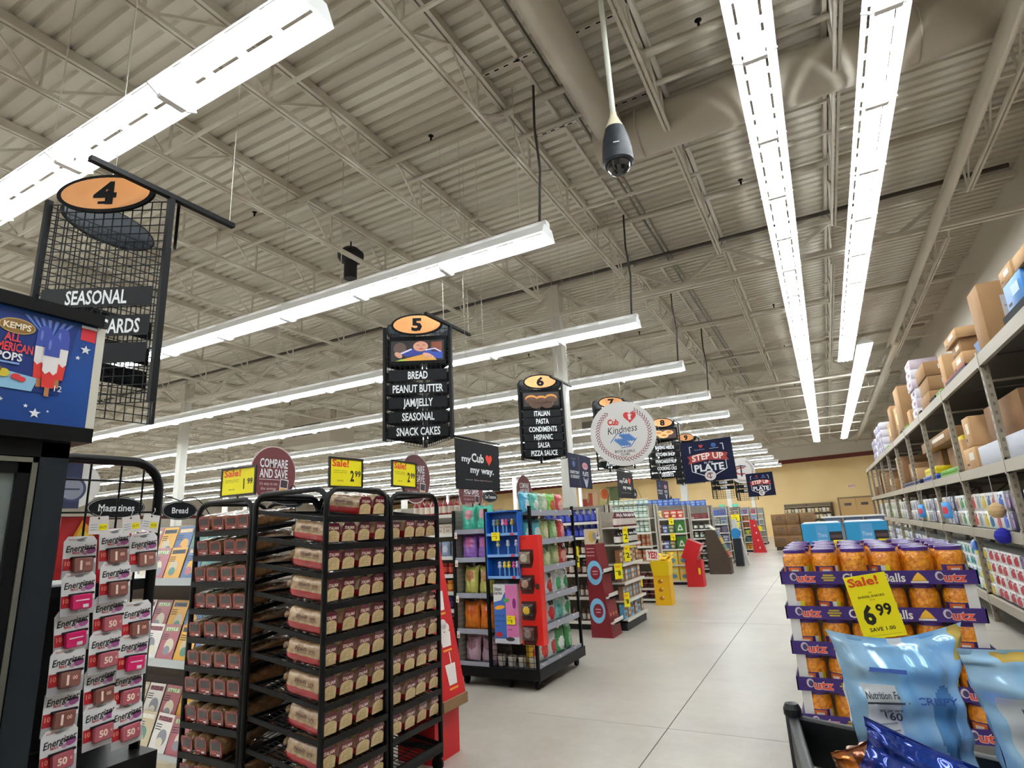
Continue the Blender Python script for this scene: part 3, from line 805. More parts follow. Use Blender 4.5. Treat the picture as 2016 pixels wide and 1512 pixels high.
# pole-mounted dome camera and the dark speaker in the roof
t = thing('security_camera', 'black dome camera on a white pole from the roof', 'camera', T(-.95, 3.68, 4.04))
o = MB(); o.cyl((0, 0, .53), (0, 0, 1.6), .021, P('#DCE0D6', .35), 14); o.build('pole', t)
o = MB(); o.lathe([(.075, .385), (.05, .44), (.026, .5), (.024, .53)], P('#E8DFC2', .4), 24); o.build('collar', t)
o = MB(); o.lathe([(.098, .085), (.113, .10), (.113, .15), (.108, .22), (.096, .3), (.08, .36), (.072, .39)], mat('dome_shell', '#2C3138', .45, bump=(400, .1)), 32)
o.M = face((0.03, -.1085, .2), (1, .28, 0)); o.rect(0, 0, .045, .01, P('#C8CCD0'), .004); o.build('housing', t)
o = MB(); o.lathe([(.0, -.005), (.03, 0), (.058, .018), (.078, .045), (.088, .085)], mat('smoked_dome', '#08080A', .04, coat=1.0), 28, caps=False); o.build('lens_dome', t)
t = thing('ceiling_speaker', 'black cylindrical speaker hanging under the roof above the second light row', 'speaker', T(-5.95, 6.15, 5.45))
o = MB(); o.lathe([(.1, 0), (.1, .28), (.17, .3), (.2, .36), (.2, .42), (.12, .5)], mat('speaker_black', '#0C0C0E', .6), 20); o.build('body', t)
o = MB(); o.cyl((0, 0, .5), (0, 0, .66), .012, BLACK, 6); o.build('stem', t)
# ================================================================ bread racks
rack_m = mat('black_rack_tube', '#070709', 0.42, spec=.25)
def bent(p, q, r, n=5):
    """quarter bend helper: points from p to q around corner c is done by callers"""
    return [p, q]
def hoop(a, b, z0, z1, r=0.09, n=5):
    """upright, rounded over at the top, upright again, between floor points a and b"""
    a = Vector(a); b = Vector(b); d = (b-a).normalized(); pts = [Vector((a.x, a.y, z0))]
    for i in range(n+1):
        t = i/n*PI/2; pts.append(Vector((a.x, a.y, z1-r)) + Vector((0,0,r))*math.sin(t) + d*r*(1-math.cos(t)))
    for i in range(n+1):
        t = (1-i/n)*PI/2; pts.append(Vector((b.x, b.y, z1-r)) + Vector((0,0,r))*math.sin(t) - d*r*(1-math.cos(t)))
    pts.append(Vector((b.x, b.y, z0)))
    return pts
def bread_rack(label, M, w, d, H, zs, tilt=0.13):
    """local: x to the reader's right along the front, y into the rack, front at y=0"""
    t = thing('bread_rack', label, 'rack', M, 'black wire bread racks')
    for x in (0.018, w-0.018):
        o = MB(); o.tube(hoop((x, 0, 0), (x, d, 0), 0.09, H), 0.017, rack_m, 8); o.build('side_frame', t)
    for y in (0.0, d):
        o = MB(); o.tube(hoop((0.018, y, 0), (w-0.018, y, 0), H-0.2, H-0.001), 0.016, rack_m, 8); o.build('top_rail', t)
    o = MB()
    for y in (0.0, d): o.bar((0.018, y, 0.14), (w-.018, y, 0.14), .03, .03, rack_m)
    for x in (0.018, w-.018): o.bar((x, 0, 0.14), (x, d, 0.14), .03, .03, rack_m)
    o.build('base_frame', t)
    for x in (0.018, w-.018):
        for y in (0.03, d-.03):
            o = MB(); o.lathe([(.04, -.012), (.045, -.008), (.045, .008), (.04, .012)], MATTE, 14, T(x, y, .045) @ RY(PI/2)); o.box((x-.016, y-.02, .04), (x+.016, y+.02, .13), rack_m); o.build('caster', t)
    for z in zs:
        o = MB(); o.M = T(0, 0, z) @ RX(tilt)
        o.bar((.02, -.01, 0.012), (w-.02, -.01, 0.006), .012, .036, rack_m); o.bar((.02, d-.01, .0), (w-.02, d-.01, .0), .012, .02, rack_m)
        for x in (.026, w-.026): o.bar((x, -.01, 0.006), (x, d-.01, 0.006), .010, .026, rack_m, up=(0,0,1))
        n = round(w/.045)
        for i in range(1, n): x = .02+(w-.04)*i/n; o.bar((x, -.005, -.004), (x, d-.01, -.004), .004, .004, rack_m)
        for i in range(1, 5): y = d*i/5; o.bar((.02, y, -.008), (w-.02, y, -.008), .005, .005, rack_m)
        o.build('tray', t)
    return t
crust = mat('clear_wrapped_crust', '#A98263', 0.22, coat=.6, noise=(18, '#7F5A42'), bump=(45, .5))
band = mat('red_wrapper_band', '#9A0E1A', 0.25, coat=.6, bump=(45, .35))
beige = mat('beige_wrapper', '#A98C6A', 0.25, coat=.6, noise=(20, '#8A6E50'), bump=(45, .4))
maro = mat('maroon_wrapper', '#5E1020', 0.25, coat=.6, bump=(50, .4))
cream = mat('cream_window', '#D2BA8A', 0.3, coat=.5, noise=(40, '#B89C6C'), bump=(60, .2))
brownw = mat('brown_wrapper', '#6E4A38', 0.2, coat=.8, noise=(14, '#4C3026'), bump=(40, .7))
tanw = mat('tan_clear_wrapper', '#8A6640', 0.2, coat=.8, noise=(16, '#5E4026'), bump=(40, .7))
redw = mat('brick_red_wrapper', '#86241F', 0.25, coat=.7, noise=(30, '#661A18'), bump=(50, .4))
def loaf_shape(w, h, L, seed, side, top, front_r=.02):
    """loaf along +y, front end at y=0"""
    rnd = random.Random(seed); ph = [rnd.uniform(0, 6) for _ in range(4)]
    def fn(u, v):
        a = (u-0.25)*2*PI          # around
        e = min(1, v/0.08) if v < .5 else 1
        sc = (0.86+0.14*math.sqrt(max(0, 1-(1-e)**2)))
        if v > .88: sc *= 1-((v-.88)/.12)**2*.62
        ca, sa = math.cos(a), math.sin(a)
        r = (abs(ca)**4.2 + abs(sa)**4.2)**(-1/4.2)
        x = w/2*r*ca; z = h/2*r*sa
        if z > 0: z *= 1.0 + .16*math.cos(x/w*PI)
        wr = .0022*math.sin(9*v*PI+ph[0]+3*a)+.0018*math.sin(17*v+ph[1]-5*a)
        return ((x+wr*ca)*sc, v*L, h/2+(z+wr*sa)*sc if z > 0 else h/2+z*sc*(1 if v < .88 else .98))
    def mf(u, v):
        a = (u-0.25)*2*PI; s = math.sin(a)
        if s*((abs(math.cos(a))**4.2+abs(s)**4.2)**(-1/4.2)) < -.22: return side
        return top
    o = MB(); o.grid(28, 14, fn, top, matfn=mf)
    ring = [fn(i/28, 0) for i in range(28)]; o.add(ring, [tuple(range(28))], top)
    ring = [fn(i/28, 1) for i in range(28)]; o.add(ring, [tuple(reversed(range(28)))], top)
    return o
def make_loaf(label):
    w, h, L = .120, .120, .30
    t = thing('bread_loaf', label, 'bread', ID, 'maroon labelled loaves')
    o = loaf_shape(w, h, L, 3, band, beige)
    for s in (-1, 1):
        o.M = T(s*(w/2+.0008), L*.45, h*.52) @ RZ(s*PI/2) @ RX(PI/2)
        o.text('Italian', 0, .02, .02, P('#5A3A34', .4), .001, wfit=.15, bold=.02, shear=.2); o.rect(0, .002, .13, .005, P('#6A5A30', .4), .001); o.M = ID
    o.build('wrapper', t)
    o = MB(); o.M = T(0, -.003, h*.5) @ RX(PI/2)
    e = .0
    o.poly([(-w*.46, -h*.42), (w*.46, -h*.42), (w*.47, h*.3), (w*.3, h*.5), (-w*.3, h*.5), (-w*.47, h*.3)], maro, .002)
    pts = [(w*.42, -h*.44), ] + [(w*.42*math.cos(a), -h*.08+h*.22*math.sin(a)) for a in [PI*i/10 for i in range(11)]] + [(-w*.42, -h*.44)]
    o.poly(pts, cream, .001, T(0, 0, .002)); o.text('ITALIAN', 0, h*.25, .017, P('#E8C8B8', .4), .003, wfit=w*.62, bold=.03); o.rect(0, -h*.12, w*.5, .006, P('#B89A68', .4), .0035); o.rect(0, -h*.25, w*.56, .004, P('#B89A68', .4), .0035)
    o.build('end_label', t)
    o = MB(); o.lathe([(.0, 0), (.012, .004), (.006, .018), (.022, .045), (.0, .05)], beige, 8, T(0, L, h*.5) @ RX(-PI/2)); o.build('twist_tie_end', t)
    return t
def make_pack(label):
    w, h, L = .124, .092, .40
    t = thing('bread_loaf', label, 'bread', ID, 'brick red labelled loaves')
    loaf_shape(w, h, L, 5, tanw, tanw).build('wrapper', t)
    o = MB(); o.M = T(0, -.003, h*.5) @ RX(PI/2)
    o.poly([(-w*.47, -h*.5), (w*.47, -h*.5), (w*.46, h*.3), (w*.36, h*.5), (-w*.36, h*.5), (-w*.46, h*.3)], redw, .003)
    o.poly([(-w*.3, -h*.12), (w*.34, -h*.12), (w*.34, h*.34), (-w*.3, h*.34)], P('#240A0E', .25, .6), .001, T(0, 0, .0015)); o.rect(w*.2, -h*.36, w*.24, h*.12, P('#D8C8C4', .5), .0015); o.rect(-w*.1, -h*.3, w*.3, h*.06, P('#C86A5A', .4), .0015)
    o.build('end_label', t)
    return t
RXF = -2.6
ZT = [1.685, 1.525, 1.365, 1.195, 1.02, .85, .675, .50, .33, .165]
MA = T(RXF, 2.51, 0) @ RZ(PI/2); MBk = T(RXF, 3.085, 0) @ RZ(PI/2)
bread_rack('tall black bread rack nearest the aisle, bare top tray and two loaves on it', MA, .565, .62, 1.875, ZT)
bread_rack('tall black bread rack beside the red popcorn stand, its lowest tray empty', MBk, .565, .62, 1.86, ZT)
MC = T(-3.86, 2.56, 0)
ZC = [1.645, 1.485, 1.32, 1.15, .975, .805, .645, .475, .305, .15]
bread_rack('black bread rack turned sideways, full of brick red loaf packs', MC, .585, .56, 1.86, ZC, .12)
loaf0 = make_loaf('x'); used = [False]
def place(proto, flag, M, label):
    if not flag[0]:
        flag[0] = True; proto.matrix_basis = M; proto['label'] = label; return proto
    return dup(proto, M, label)
for ri, (MM, nm) in enumerate(((MA, 'left'), (MBk, 'right'))):
    for k, z in enumerate(ZT):
        if ri == 1 and k in (0, 9): continue
        xs = [.083+.133*i for i in range(4)]
        if ri == 0 and k == 0: xs = xs[2:]
        for i, x in enumerate(xs):
            j = random.uniform(-.006, .006)
            M = MM @ T(x+j, .012+random.uniform(-.004, .012), z+.032) @ RX(.13) @ RZ(random.uniform(-.05, .05)) @ S(1, 1, random.uniform(.95, 1.08))
            place(loaf0, used, M, '%s maroon loaf from the left, %s tray down, %s bay of the long bread rack' % (nth(i+1), nth(k+1), nm))
pack0 = make_pack('x'); used2 = [False]
for k, z in enumerate(ZC):
    n = 4 if k != 8 else 3
    for i in range(n):
        M = MC @ T(.09+.134*i+random.uniform(-.006, .006), .0+random.uniform(-.006, .01), z+.03) @ RX(.12) @ RZ(random.uniform(-.04, .04)) @ S(1, 1, random.uniform(.95, 1.06))
        place(pack0, used2, M, '%s brick red loaf pack from the left on the %s tray of the sideways rack' % (nth(i+1), nth(k+1)))
# extra packs lying on the top tray of the sideways rack
tall = None
# sale cards on wire stands
frame_m = mat('black_card_frame', '#151515', .4)
def sale_card(label, M, w, h, price, pole, cat='sign', txt='Sale!'):
    """M: local x right, y up, z out, origin at card centre; pole = drop below the card"""
    t = thing('sale_card', label, cat, M, 'yellow sale cards')
    o = MB(); o.rect(0, 0, w*.95, h*.94, YEL, .004); q = .005
    o.text('Sale!', -w*.18, h*.33, h*.24, P('#E2481C'), q, wfit=w*.5, bold=.03)
    o.text('BAKERY FRESH', -w*.18, h*.07, h*.035, P('#6A6410'), q, wfit=w*.4); o.text('FAVORITES', -w*.18, -h*.0, h*.035, P('#6A6410'), q, wfit=w*.4); o.text('SAVE', -w*.18, -h*.28, h*.05, P('#4A4408'), q, wfit=w*.18)
    a, b = price.split('.')
    o.text(a, w*.18, -h*.1, h*.36, P('#1A1A10'), q, bold=.03, sx=.7); o.text(b, w*.355, -h*.02, h*.2, P('#1A1A10'), q, wmax=w*.2, bold=.03); o.build('card', t)
    o = MB(); f = .012
    for s in (-1, 1): o.box((s*w/2-f/2, -h/2, -.004), (s*w/2+f/2, h/2, .009), frame_m); o.box((-w/2-f/2, s*h/2-f/2, -.004), (w/2+f/2, s*h/2+f/2, .009), frame_m)
    o.box((-w/2, -h/2, -.004), (w/2, h/2, 0), frame_m); o.build('frame', t)
    o = MB(); o.cyl((0, -h/2, 0), (0, -h/2-pole, 0), .006, frame_m, 8); o.build('stem', t)
    return t
sale_card('yellow 1.99 sale card above the sideways bread rack', face((-3.46, 2.57, 1.985), (1, .02, 0)), .33, .18, '1.99', .03)
sale_card('yellow 2.99 sale card on the left bay of the long bread rack', face((-2.61, 2.69, 1.975), (.06, 1, 0)), .265, .175, '2.99', .03)
sale_card('yellow 2.99 sale card on the right bay of the long bread rack', face((-2.61, 3.26, 1.995), (-.03, 1, -.02)), .275, .175, '2.99', .06)
# red popcorn cardboard stand
redc = mat('red_cardboard', '#C8141C', .5); brownc = mat('brown_cardboard', '#8A6A48', .8)
t = thing('popcorn_stand', 'red cardboard stand with white food icons beside the bread rack', 'display', T(-2.82, 3.84, 0))
o = MB(); o.box((-.2, -.155, 0), (.13, .155, .42), redc); o.build('base', t)
o = MB(); o.box((-.2, -.155, .42), (-.06, .155, 1.5), redc); o.build('back_box', t)
o = MB(); F = face((.195, 0, .41), (0, 1, 0), (-.2, 0, 1)); o.M = F
o.add([(-.155, 0, 0), (.155, 0, 0), (.155, 1.12, 0), (-.155, 1.12, 0), (-.155, 0, -.008), (.155, 0, -.008), (.155, 1.12, -.008), (-.155, 1.12, -.008)], [(0,1,2,3), (7,6,5,4), (0,4,5,1), (1,5,6,2), (2,6,7,3), (3,7,4,0)], redc)
for k, y in enumerate((.16, .42, .68, .92)):
    wp = P('#F2EAE6')
    if k % 2 == 0: o.poly([(-.05, y-.08), (.05, y-.08), (.065, y+.06), (-.065, y+.06)], wp, M=T(.02, 0, .001)); o.rect(.035, y+.1, .012, .08, wp, .001)
    else: o.poly([(-.055, y-.08), (.055, y-.08), (.07, y+.02), (-.07, y+.02)], wp, M=T(.02, 0, .001)); o.ell(-.015, y+.05, .04, .035, wp, .001); o.ell(.05, y+.05, .04, .035, wp, .001); o.ell(.02, y+.08, .04, .035, wp, .001)
    o.rect(.02, y-.105, .11, .014, P('#E8A23A'), .001)
o.build('sloping_panel', t)
o = MB(); o.box((.0, -.155, .34), (.215, .155, .41), brownc); o.build('flap', t)
# ================================================================ upright freezer at the left edge
fz = mat('dark_freezer_steel', '#20252A', .45, spec=.25); fzb = mat('freezer_black', '#08090B', .4, spec=.25)
t = thing('freezer', 'upright glass door freezer with blue ice pop header', 'freezer', T(-1.8, 0, 0))
o = MB(); o.box((-.75, -.62, .12), (-.70, .81, 1.9), fz); o.box((-.75, .77, .12), (-.03, .81, 1.9), fz); o.box((-.75, -.62, .12), (-.03, -.58, 1.9), fz); o.box((-.75, -.62, .08), (-.0, .81, .26), fzb); o.box((-.75, -.62, 1.86), (-.03, .81, 1.9), fz)
o.box((-.03, .745, .12), (0, .81, 1.88), fz); o.box((-.03, -.62, .12), (0, -.55, 1.88), fz); o.box((-.03, -.62, 1.84), (0, .81, 1.9), fzb)
o.build('cabinet', t)
o = MB(); g = .735
for a, b in ((.695, g), (-.54, -.50)): o.box((-.01, a, .28), (.012, b, 1.835), fzb)
o.box((-.01, -.54, 1.795), (.012, g, 1.835), fzb); o.box((-.01, -.54, .28), (.012, g, .34), fzb)
o.box((.008, g-.012, .28), (.016, g, 1.835), mat('freezer_trim', '#8C8A80', .3, .7)); o.box((.008, -.54, 1.823), (.016, g, 1.835), MATS['freezer_trim'])
dr = o.build('door', t)
o = MB(); o.box((-.004, -.50, .34), (.0, .695, 1.795), mat('door_glass', '#B8C4C4', .03, alpha=.28, coat=1.0)); o.build('glass_pane', dr)
o = MB(); o.tube([(.012, .66, 1.12), (.05, .66, 1.14), (.05, .66, 1.40), (.012, .66, 1.42)], .009, mat('chrome_handle', '#C8CCD0', .2, 1.0), 8); o.build('handle', dr)
for z in (.5, .82, 1.14, 1.46):
    o = MB(); o.box((-.68, -.57, z), (-.08, .76, z+.015), P('#C8CCCC', .4)); o.build('shelf', t)
o = MB(); o.box((-.06, .60, .35), (-.04, .66, 1.8), P('#4A5254')); o.box((-.07, -.5, .35), (-.05, .55, 1.78), mat('frosted_liner', '#C4D6CC', .5)); o.build('liner', t)
# header light box
hb = mat('header_blue', '#1B4F9E', .35, noise=(2.5, '#163F86')); hd = P('#17327A', .35)
o = MB(); o.box((-.5, -.62, 1.905), (.0, .85, 2.25), fzb); o.box((-.5, -.62, 1.885), (.02, .852, 1.925), fzb); o.box((-.5, -.62, 2.225), (.02, .846, 2.26), fzb); hdr = o.build('header', t)
o = MB(); o.M = face((.004, .1, 2.075), (0, 1, 0)); W, H = 1.48, .30   # x from -.74 to .74
o.rect(0, 0, W, H, hb, 0); o.rect(.748, 0, .022, H, P('#D8D4C8'), .001)
def star(x, y, r, z=.002, m=None):
    o.poly([((r if i % 2 == 0 else r*.42)*math.sin(PI*i/5)+x, (r if i % 2 == 0 else r*.42)*math.cos(PI*i/5)+y) for i in range(10)][::-1], m or P('#F0F2F6'), M=T(0, 0, z))
o.poly([(.697, .103), (.735, .101), (.735, .138), (.697, .138)], P('#D22A36'), M=T(0, 0, .001)); o.rect(.716, .142, .04, .008, P('#F0ECEC'), .0015)
for x, y, r in ((.713, .075, .014), (.696, .048, .007), (.615, -.123, .014), (.593, -.106, .006), (.643, -.114, .004), (.526, -.139, .008), (.539, -.096, .006), (.45, -.12, .01)): star(x, y, r)
z = .002
o.poly([(.20, -.06), (.661, -.068), (.689, .138), (.20, .138)], hd, M=T(0, 0, z))
for k in range(7): o.poly([(.625, .075), (.56+.018*k, .138), (.569+.018*k, .138)], P('#5C7CC4'), M=T(0, 0, z+.0005))
o.poly([(.20, -.06), (.60, -.067), (.61, -.03), (.52, -.018), (.20, -.02)], P('#8FC0E0'), M=T(0, 0, z+.0006))
def pop(x, y, q, w=.018, h=.075):
    o.rect(x, y-h*1.12, w*.6, h*.35, P('#B5764A'), q)
    o.poly([(x-w*.75, y-h*.98), (x+w*.75, y-h*.98), (x+w*.95, y-h*.3), (x-w*.95, y-h*.3)], P('#D8342E'), M=T(0, 0, q+.0003))
    o.poly([(x-w*.95, y-h*.38), (x-w*.5, y-h*.5), (x, y-h*.38), (x+w*.5, y-h*.5), (x+w*.95, y-h*.38), (x+w, y+h*.2), (x-w, y+h*.2)], P('#EFEAEA'), M=T(0, 0, q+.0006))
    o.poly([(x-w, y+h*.18), (x+w, y+h*.18), (x+w*.98, y+h*.65), (x+w*.7, y+h*.9), (x, y+h), (x-w*.7, y+h*.9), (x-w*.98, y+h*.65)], P('#3C4FA8'), M=T(0, 0, q+.0009))
    o.ell(x-w*.4, y+h*.6, w*.18, h*.2, P('#6A7CC8'), q+.0012)
pop(.612, .045, z+.001); pop(.652, .048, z+.0025); pop(.632, .022, z+.004)
o.ell(.549, .10, .04, .021, P('#B89A60'), z+.002); o.ell(.549, .10, .037, .018, P('#8A6428'), z+.0025); o.text('KEMPS', .549, .10, .016, P('#F4E8D0'), z+.003, wfit=.06, bold=.03)
o.text('ALL', .543, .068, .02, P('#D23A3E'), z+.003, wfit=.036, bold=.03); o.text('AMERICAN', .545, .042, .022, P('#D23A3E'), z+.003, wfit=.09, bold=.03); o.text('POPS', .542, .017, .02, P('#F2F2F4'), z+.003, wfit=.055, bold=.03)
o.rect(.535, .0, .06, .005, P('#7CA0D4'), z+.003); o.ell(.535, -.028, .013, .011, P('#D8C03A'), z+.003); o.ell(.562, -.034, .011, .008, P('#D23438'), z+.003); o.ell(.574, -.039, .01, .007, P('#D23438'), z+.0035); o.ell(.512, -.02, .018, .011, P('#B08A5A'), z+.003)
o.text('12', .657, -.05, .016, P('#F0F2F6'), z+.005)
o.build('printed_panel', hdr)
for k in range(8):
    tag(MB().box((-2.3, -.3+.12*k, .84), (-2.0, -.2+.12*k, 1.02+.03*(k % 3)), P(['#C84A3A', '#E0C23A', '#5A8AC8', '#D8D0C4', '#A8542E', '#7AA8D0', '#C8B070', '#B03A5A'][k])).build('frozen_carton'),
        '%s frozen carton from the right on the middle shelf inside the freezer' % nth(8-k), 'carton', 'cartons in the freezer')
# ================================================================ battery display
t = thing('battery_display', 'black wire display rack of hanging battery packs beside the freezer', 'display', T(-2.22, 1.11, 0))
o = MB(); o.tube(hoop((0, -.2, 0), (0, .2, 0), .05, 1.90, .1, 6), .017, rack_m, 10); o.build('frame', t)
o = MB()
for y in (-.13, -.03, .07, .15): o.cyl((-.02, y, 1.0), (-.02, y, 1.885), .0035, rack_m, 6)
for zz in (1.83, 1.72, 1.0): o.cyl((-.02, -.2, zz), (-.02, .2, zz), .0035, rack_m, 6)
o.build('wire_grid', t)
o = MB(); o.bar((0, -.2, 1.0), (0, .2, 1.0), .02, .02, rack_m); o.box((-.2, -.22, .03), (.1, .22, .93), mat('black_base_box', '#09090B', .4, spec=.25)); o.M = face((.1005, 0, .8), (0, 1, 0))
o.text('Energizer', .05, .09, .035, P('#E8E8EA'), .001, wfit=.2, bold=.04, shear=.25); o.rect(.12, .045, .05, .03, YEL, .001); o.build('base', t)
cardw = P('#EDECEF', .3, .4)
def make_card(label, kind):
    """hanging card, origin at its punched hole; local y up, z out"""
    t = thing('battery_pack', label, 'battery pack', ID, 'battery packs on the wire display')
    w, h = .1, .128; o = MB(); pts = [(-w/2, -h+.01), (w/2, -h+.01), (w/2, -.004), (w/2-.012, .012), (-w/2+.012, .012), (-w/2, -.004)]
    o.poly(pts, cardw, .0015); q = .0008
    o.ell(0, .0, .013, .004, P('#8A8A90'), q); o.text('batteries', -w*.22, .003, .006, P('#C04A50'), q, wfit=.028)
    o.text('Energizer', .002, -.024, .019, P('#15151A', .35), q, wfit=w*.92, bold=.018, shear=.28, rot=.09)
    o.text('MAX', -.012, -.040, .007, P('#C8424A'), q, wfit=.022, bold=.03); o.ell(w*.32, -.036, .015, .009, P('#A0508A'), q, a=.2); o.ell(w*.14, -.042, .008, .006, P('#C890B4'), q)
    o.rect(w*.3, -.028, .03, .006, P('#2A1A2C'), q+.0002); o.rect(0, -.095, w, .044, P('#B9B8BE', .25, .6), q); o.rect(-w*.32, -.075, w*.34, .036, P('#B5202A', .3, .5), q+.0006); o.text('10', -w*.36, -.072, .013, P('#E88A78'), q+.001, bold=.03)
    o.build('card', t)
    body = {'one': mat('clear_blister', '#8A5A52', .12, coat=1.0), 'half': mat('clear_blister_pink', '#B4606A', .12, coat=1.0), 'pink': mat('pink_coupon', '#D4286A', .2, coat=.8)}[kind]
    o = MB(); o.rbox((-.025, -.103, 0), (.038, -.056, .014), body, .008, M=ID, axis='z')
    if kind == 'pink': o.rect(.006, -.075, .04, .004, P('#F0C0D0'), .0146); o.rect(.016, -.093, .016, .01, P('#E8D8DC'), .0146)
    else: o.text('1' if kind == 'one' else '50', -.002 if kind == 'one' else .004, -.08, .026 if kind == 'one' else .018, P('#F4D8C8'), .0146, bold=.04); o.text('00' if kind == 'one' else 'c', .018 if kind == 'one' else .028, -.076, .01, P('#E8B0A0'), .0146, bold=.03)
    o.rbox((-.03, -.06, 0), (.043, -.052, .011), P('#2A2428', .2), .003); o.build('blister', t)
    o = MB(); o.cyl((0, .004, -.06), (0, .004, .03), .002, P('#B8BABC', .3), 6); o.build('peg_hook', t)
    return t
protos = {k: [make_card('x', k), [False]] for k in ('one', 'half', 'pink')}
BD = face((-2.16, 1.11, 0), (-.06, 1, 0))
cols = [(-.075, 1.628, ['one', 'pink', 'pink', 'one', 'one', 'half'], .112), (.032, 1.650, ['one', 'one', 'half', 'half', 'one', 'half'], .108), (.125, 1.632, ['one', None, 'one', 'pink', 'half', 'half'], .105)]
for ci, (x, z, ks, pz) in enumerate(cols):
    for r, k in enumerate(ks):
        if not k: continue
        place(protos[k][0], protos[k][1], BD @ T(x+.006*r*0+random.uniform(-.005, .005), z-pz*r-(.02 if ci == 2 and r > 1 else 0), .012*(r % 2)+.004*ci) @ RZ(random.uniform(-.06, .06)) @ RX(-.08),
              '%s battery pack down in the %s column of the wire battery display' % (nth(r+1), ['first', 'second', 'third'][ci]))
for k in protos:
    if not protos[k][1][0]: bpy.data.objects.remove(protos[k][0])
for ci, (x, z) in enumerate(((-.062, 1.70), (.04, 1.70), (.115, 1.705))):
    t = thing('price_tag', 'white hanging price tag with yellow patch over the %s battery column' % nth(ci+1), 'price tag', BD @ T(x, z, .06) @ RZ([.05, .18, -.15][ci]), 'price tags on the battery display')
    o = MB(); o.poly([(-.03, -.055), (.035, -.06), (.03, 0), (-.028, 0)], P('#E8E2E0'), .001); o.ell(0, -.007, .003, .003, BLACK, .0006); o.rect(.014, -.035, .026, .02, YEL, .0006)
    for q in range(3): o.rect(-.014, -.026-.008*q, .022, .003, P('#A8B0C0'), .0006)
    o.text('10.29', .014, -.035, .008, P('#3A3A10'), .001, wfit=.02); o.build('tag', t)
    o = MB(); o.tube([(0, -.006, -.05), (0, -.002, .0), (0, .012, .012), (0, .022, .006)], .0015, P('#C8CACC'), 6); o.build('hook', t)
for k, (y, z, s) in enumerate(((.98, 1.58, .95), (1.12, 1.60, 1.0), (1.25, 1.57, .9))):
    o = MB(); rm = P('#C01820', .35, .3); o.M = T(-2.42, y, z)
    o.box((-.08, -.055, -.1), (.06, .055, .11*s), rm); o.M = face((-2.358, y, z), (0, 1, 0))
    o.poly([(-.03, .0), (.045, -.01), (.05, .06), (.01, .1), (-.01, .055)], P('#F0A020'), M=T(0, 0, .001)); o.poly([(-.015, .01), (.03, .0), (.035, .05), (.005, .07)], P('#F4D040'), M=T(0, 0, .0015))
    tag(o.build('red_carton'), 'red carton with a yellow flash, %s from the left behind the battery display' % nth(k+1), 'carton', 'red cartons behind the batteries')
t = thing('carton_shelf', 'black shelf carrying the red cartons behind the battery display', 'shelf', T(-2.44, 1.12, 0))
o = MB(); o.box((-.1, -.25, 1.44), (.09, .25, 1.478), BLACK); o.build('shelf_board', t); o = MB(); o.box((-.1, -.25, 0), (-.05, .25, 1.44), BLACK); o.build('back_panel', t)
t = thing('round_sign', 'round white sign with navy wristwatch picture, beyond the battery rack', 'sign', face((-4.2, 1.93, 2.0), (.2, 1, 0)))
o = MB(); o.ell(0, 0, .15, .15, P('#E4E2E0'), 0, 40, .006); nv = P('#2A3152'); o.rect(0, 0, .09, .3, nv, .001); o.ell(0, -.03, .075, .08, P('#3A4468'), .002); o.ell(0, -.03, .06, .065, P('#8A90A0'), .003); o.rect(0, -.03, .08, .01, nv, .004); o.build('disc', t)
o = MB(); o.cyl((0, .15, -.004), (0, 4.205, -.004), .002, P('#B8B2A6'), 5); o.build('hanging_wire', t)
# ================================================================ magazine gondola
t = thing('magazine_rack', 'long magazine rack with three sloped ledges behind the batteries', 'rack', T(-5.55, 2.92, 0))
gm = mat('rack_beige', '#6E5F58', .6); gl = P('#C9C2B4', .4)
o = MB(); o.box((-1.4, .28, .05), (1.62, .34, 1.72), gm); o.build('back_panel', t)
o = MB(); o.box((-1.4, -.12, 0), (1.62, .34, .1), P('#B8AA90', .5)); o.build('base', t)
for z in (1.31, .73, .10):
    o = MB(); o.box((-1.4, -.06, z-.02), (1.62, .28, z), gl); o.box((-1.4, -.075, z-.02), (1.62, -.06, z+.035), P('#BFC4C6', .25)); o.build('ledge', t)
mcols = ['#2A7A82', '#E4DED8', '#D8DCE0', '#5A8A7A', '#C8B89A', '#B84A3A', '#4A6A9A', '#EDEAE6', '#8A8A94', '#D8A23A', '#3A4A5A', '#7A9A4A', '#A8606A', '#D8CEB8']
def magazine(label, M, ci, w=.2, h=.265):
    t = thing('magazine', label, 'magazine', M, 'magazines on the rack')
    rnd = random.Random(ci*7+3); o = MB()
    o.box((-w/2, 0, -.004), (w/2, h, 0), P(mcols[ci % 14], .3)); o.build('pages', t)
    o = MB(); q = .0006
    o.rect(0, h*.87, w*.84, h*.12, P(mcols[(ci*5+7) % 14], .3), q); o.text(['HOME', 'PUZZLES', 'LIVING', 'EASY', 'RECIPES', 'STYLE', 'GARDEN'][ci % 7], 0, h*.87, h*.08, P(['#F2EEEA', '#2A1A22'][ci % 2]), q*2, wfit=w*.74, bold=.03)
    o.ell(rnd.uniform(-.02, .03), h*.42, w*.28, h*.2, P(mcols[(ci*3+5) % 14], .3), q, a=rnd.uniform(-.5, .5)); o.ell(rnd.uniform(-.03, .03), h*.3, w*.2, h*.12, P(mcols[(ci*11+2) % 14], .3), q*2)
    for k in range(3): o.rect(-w*.26, h*(.72-.06*k), w*.36, h*.022, P('#3A3236'), q*2)
    o.build('cover', t)
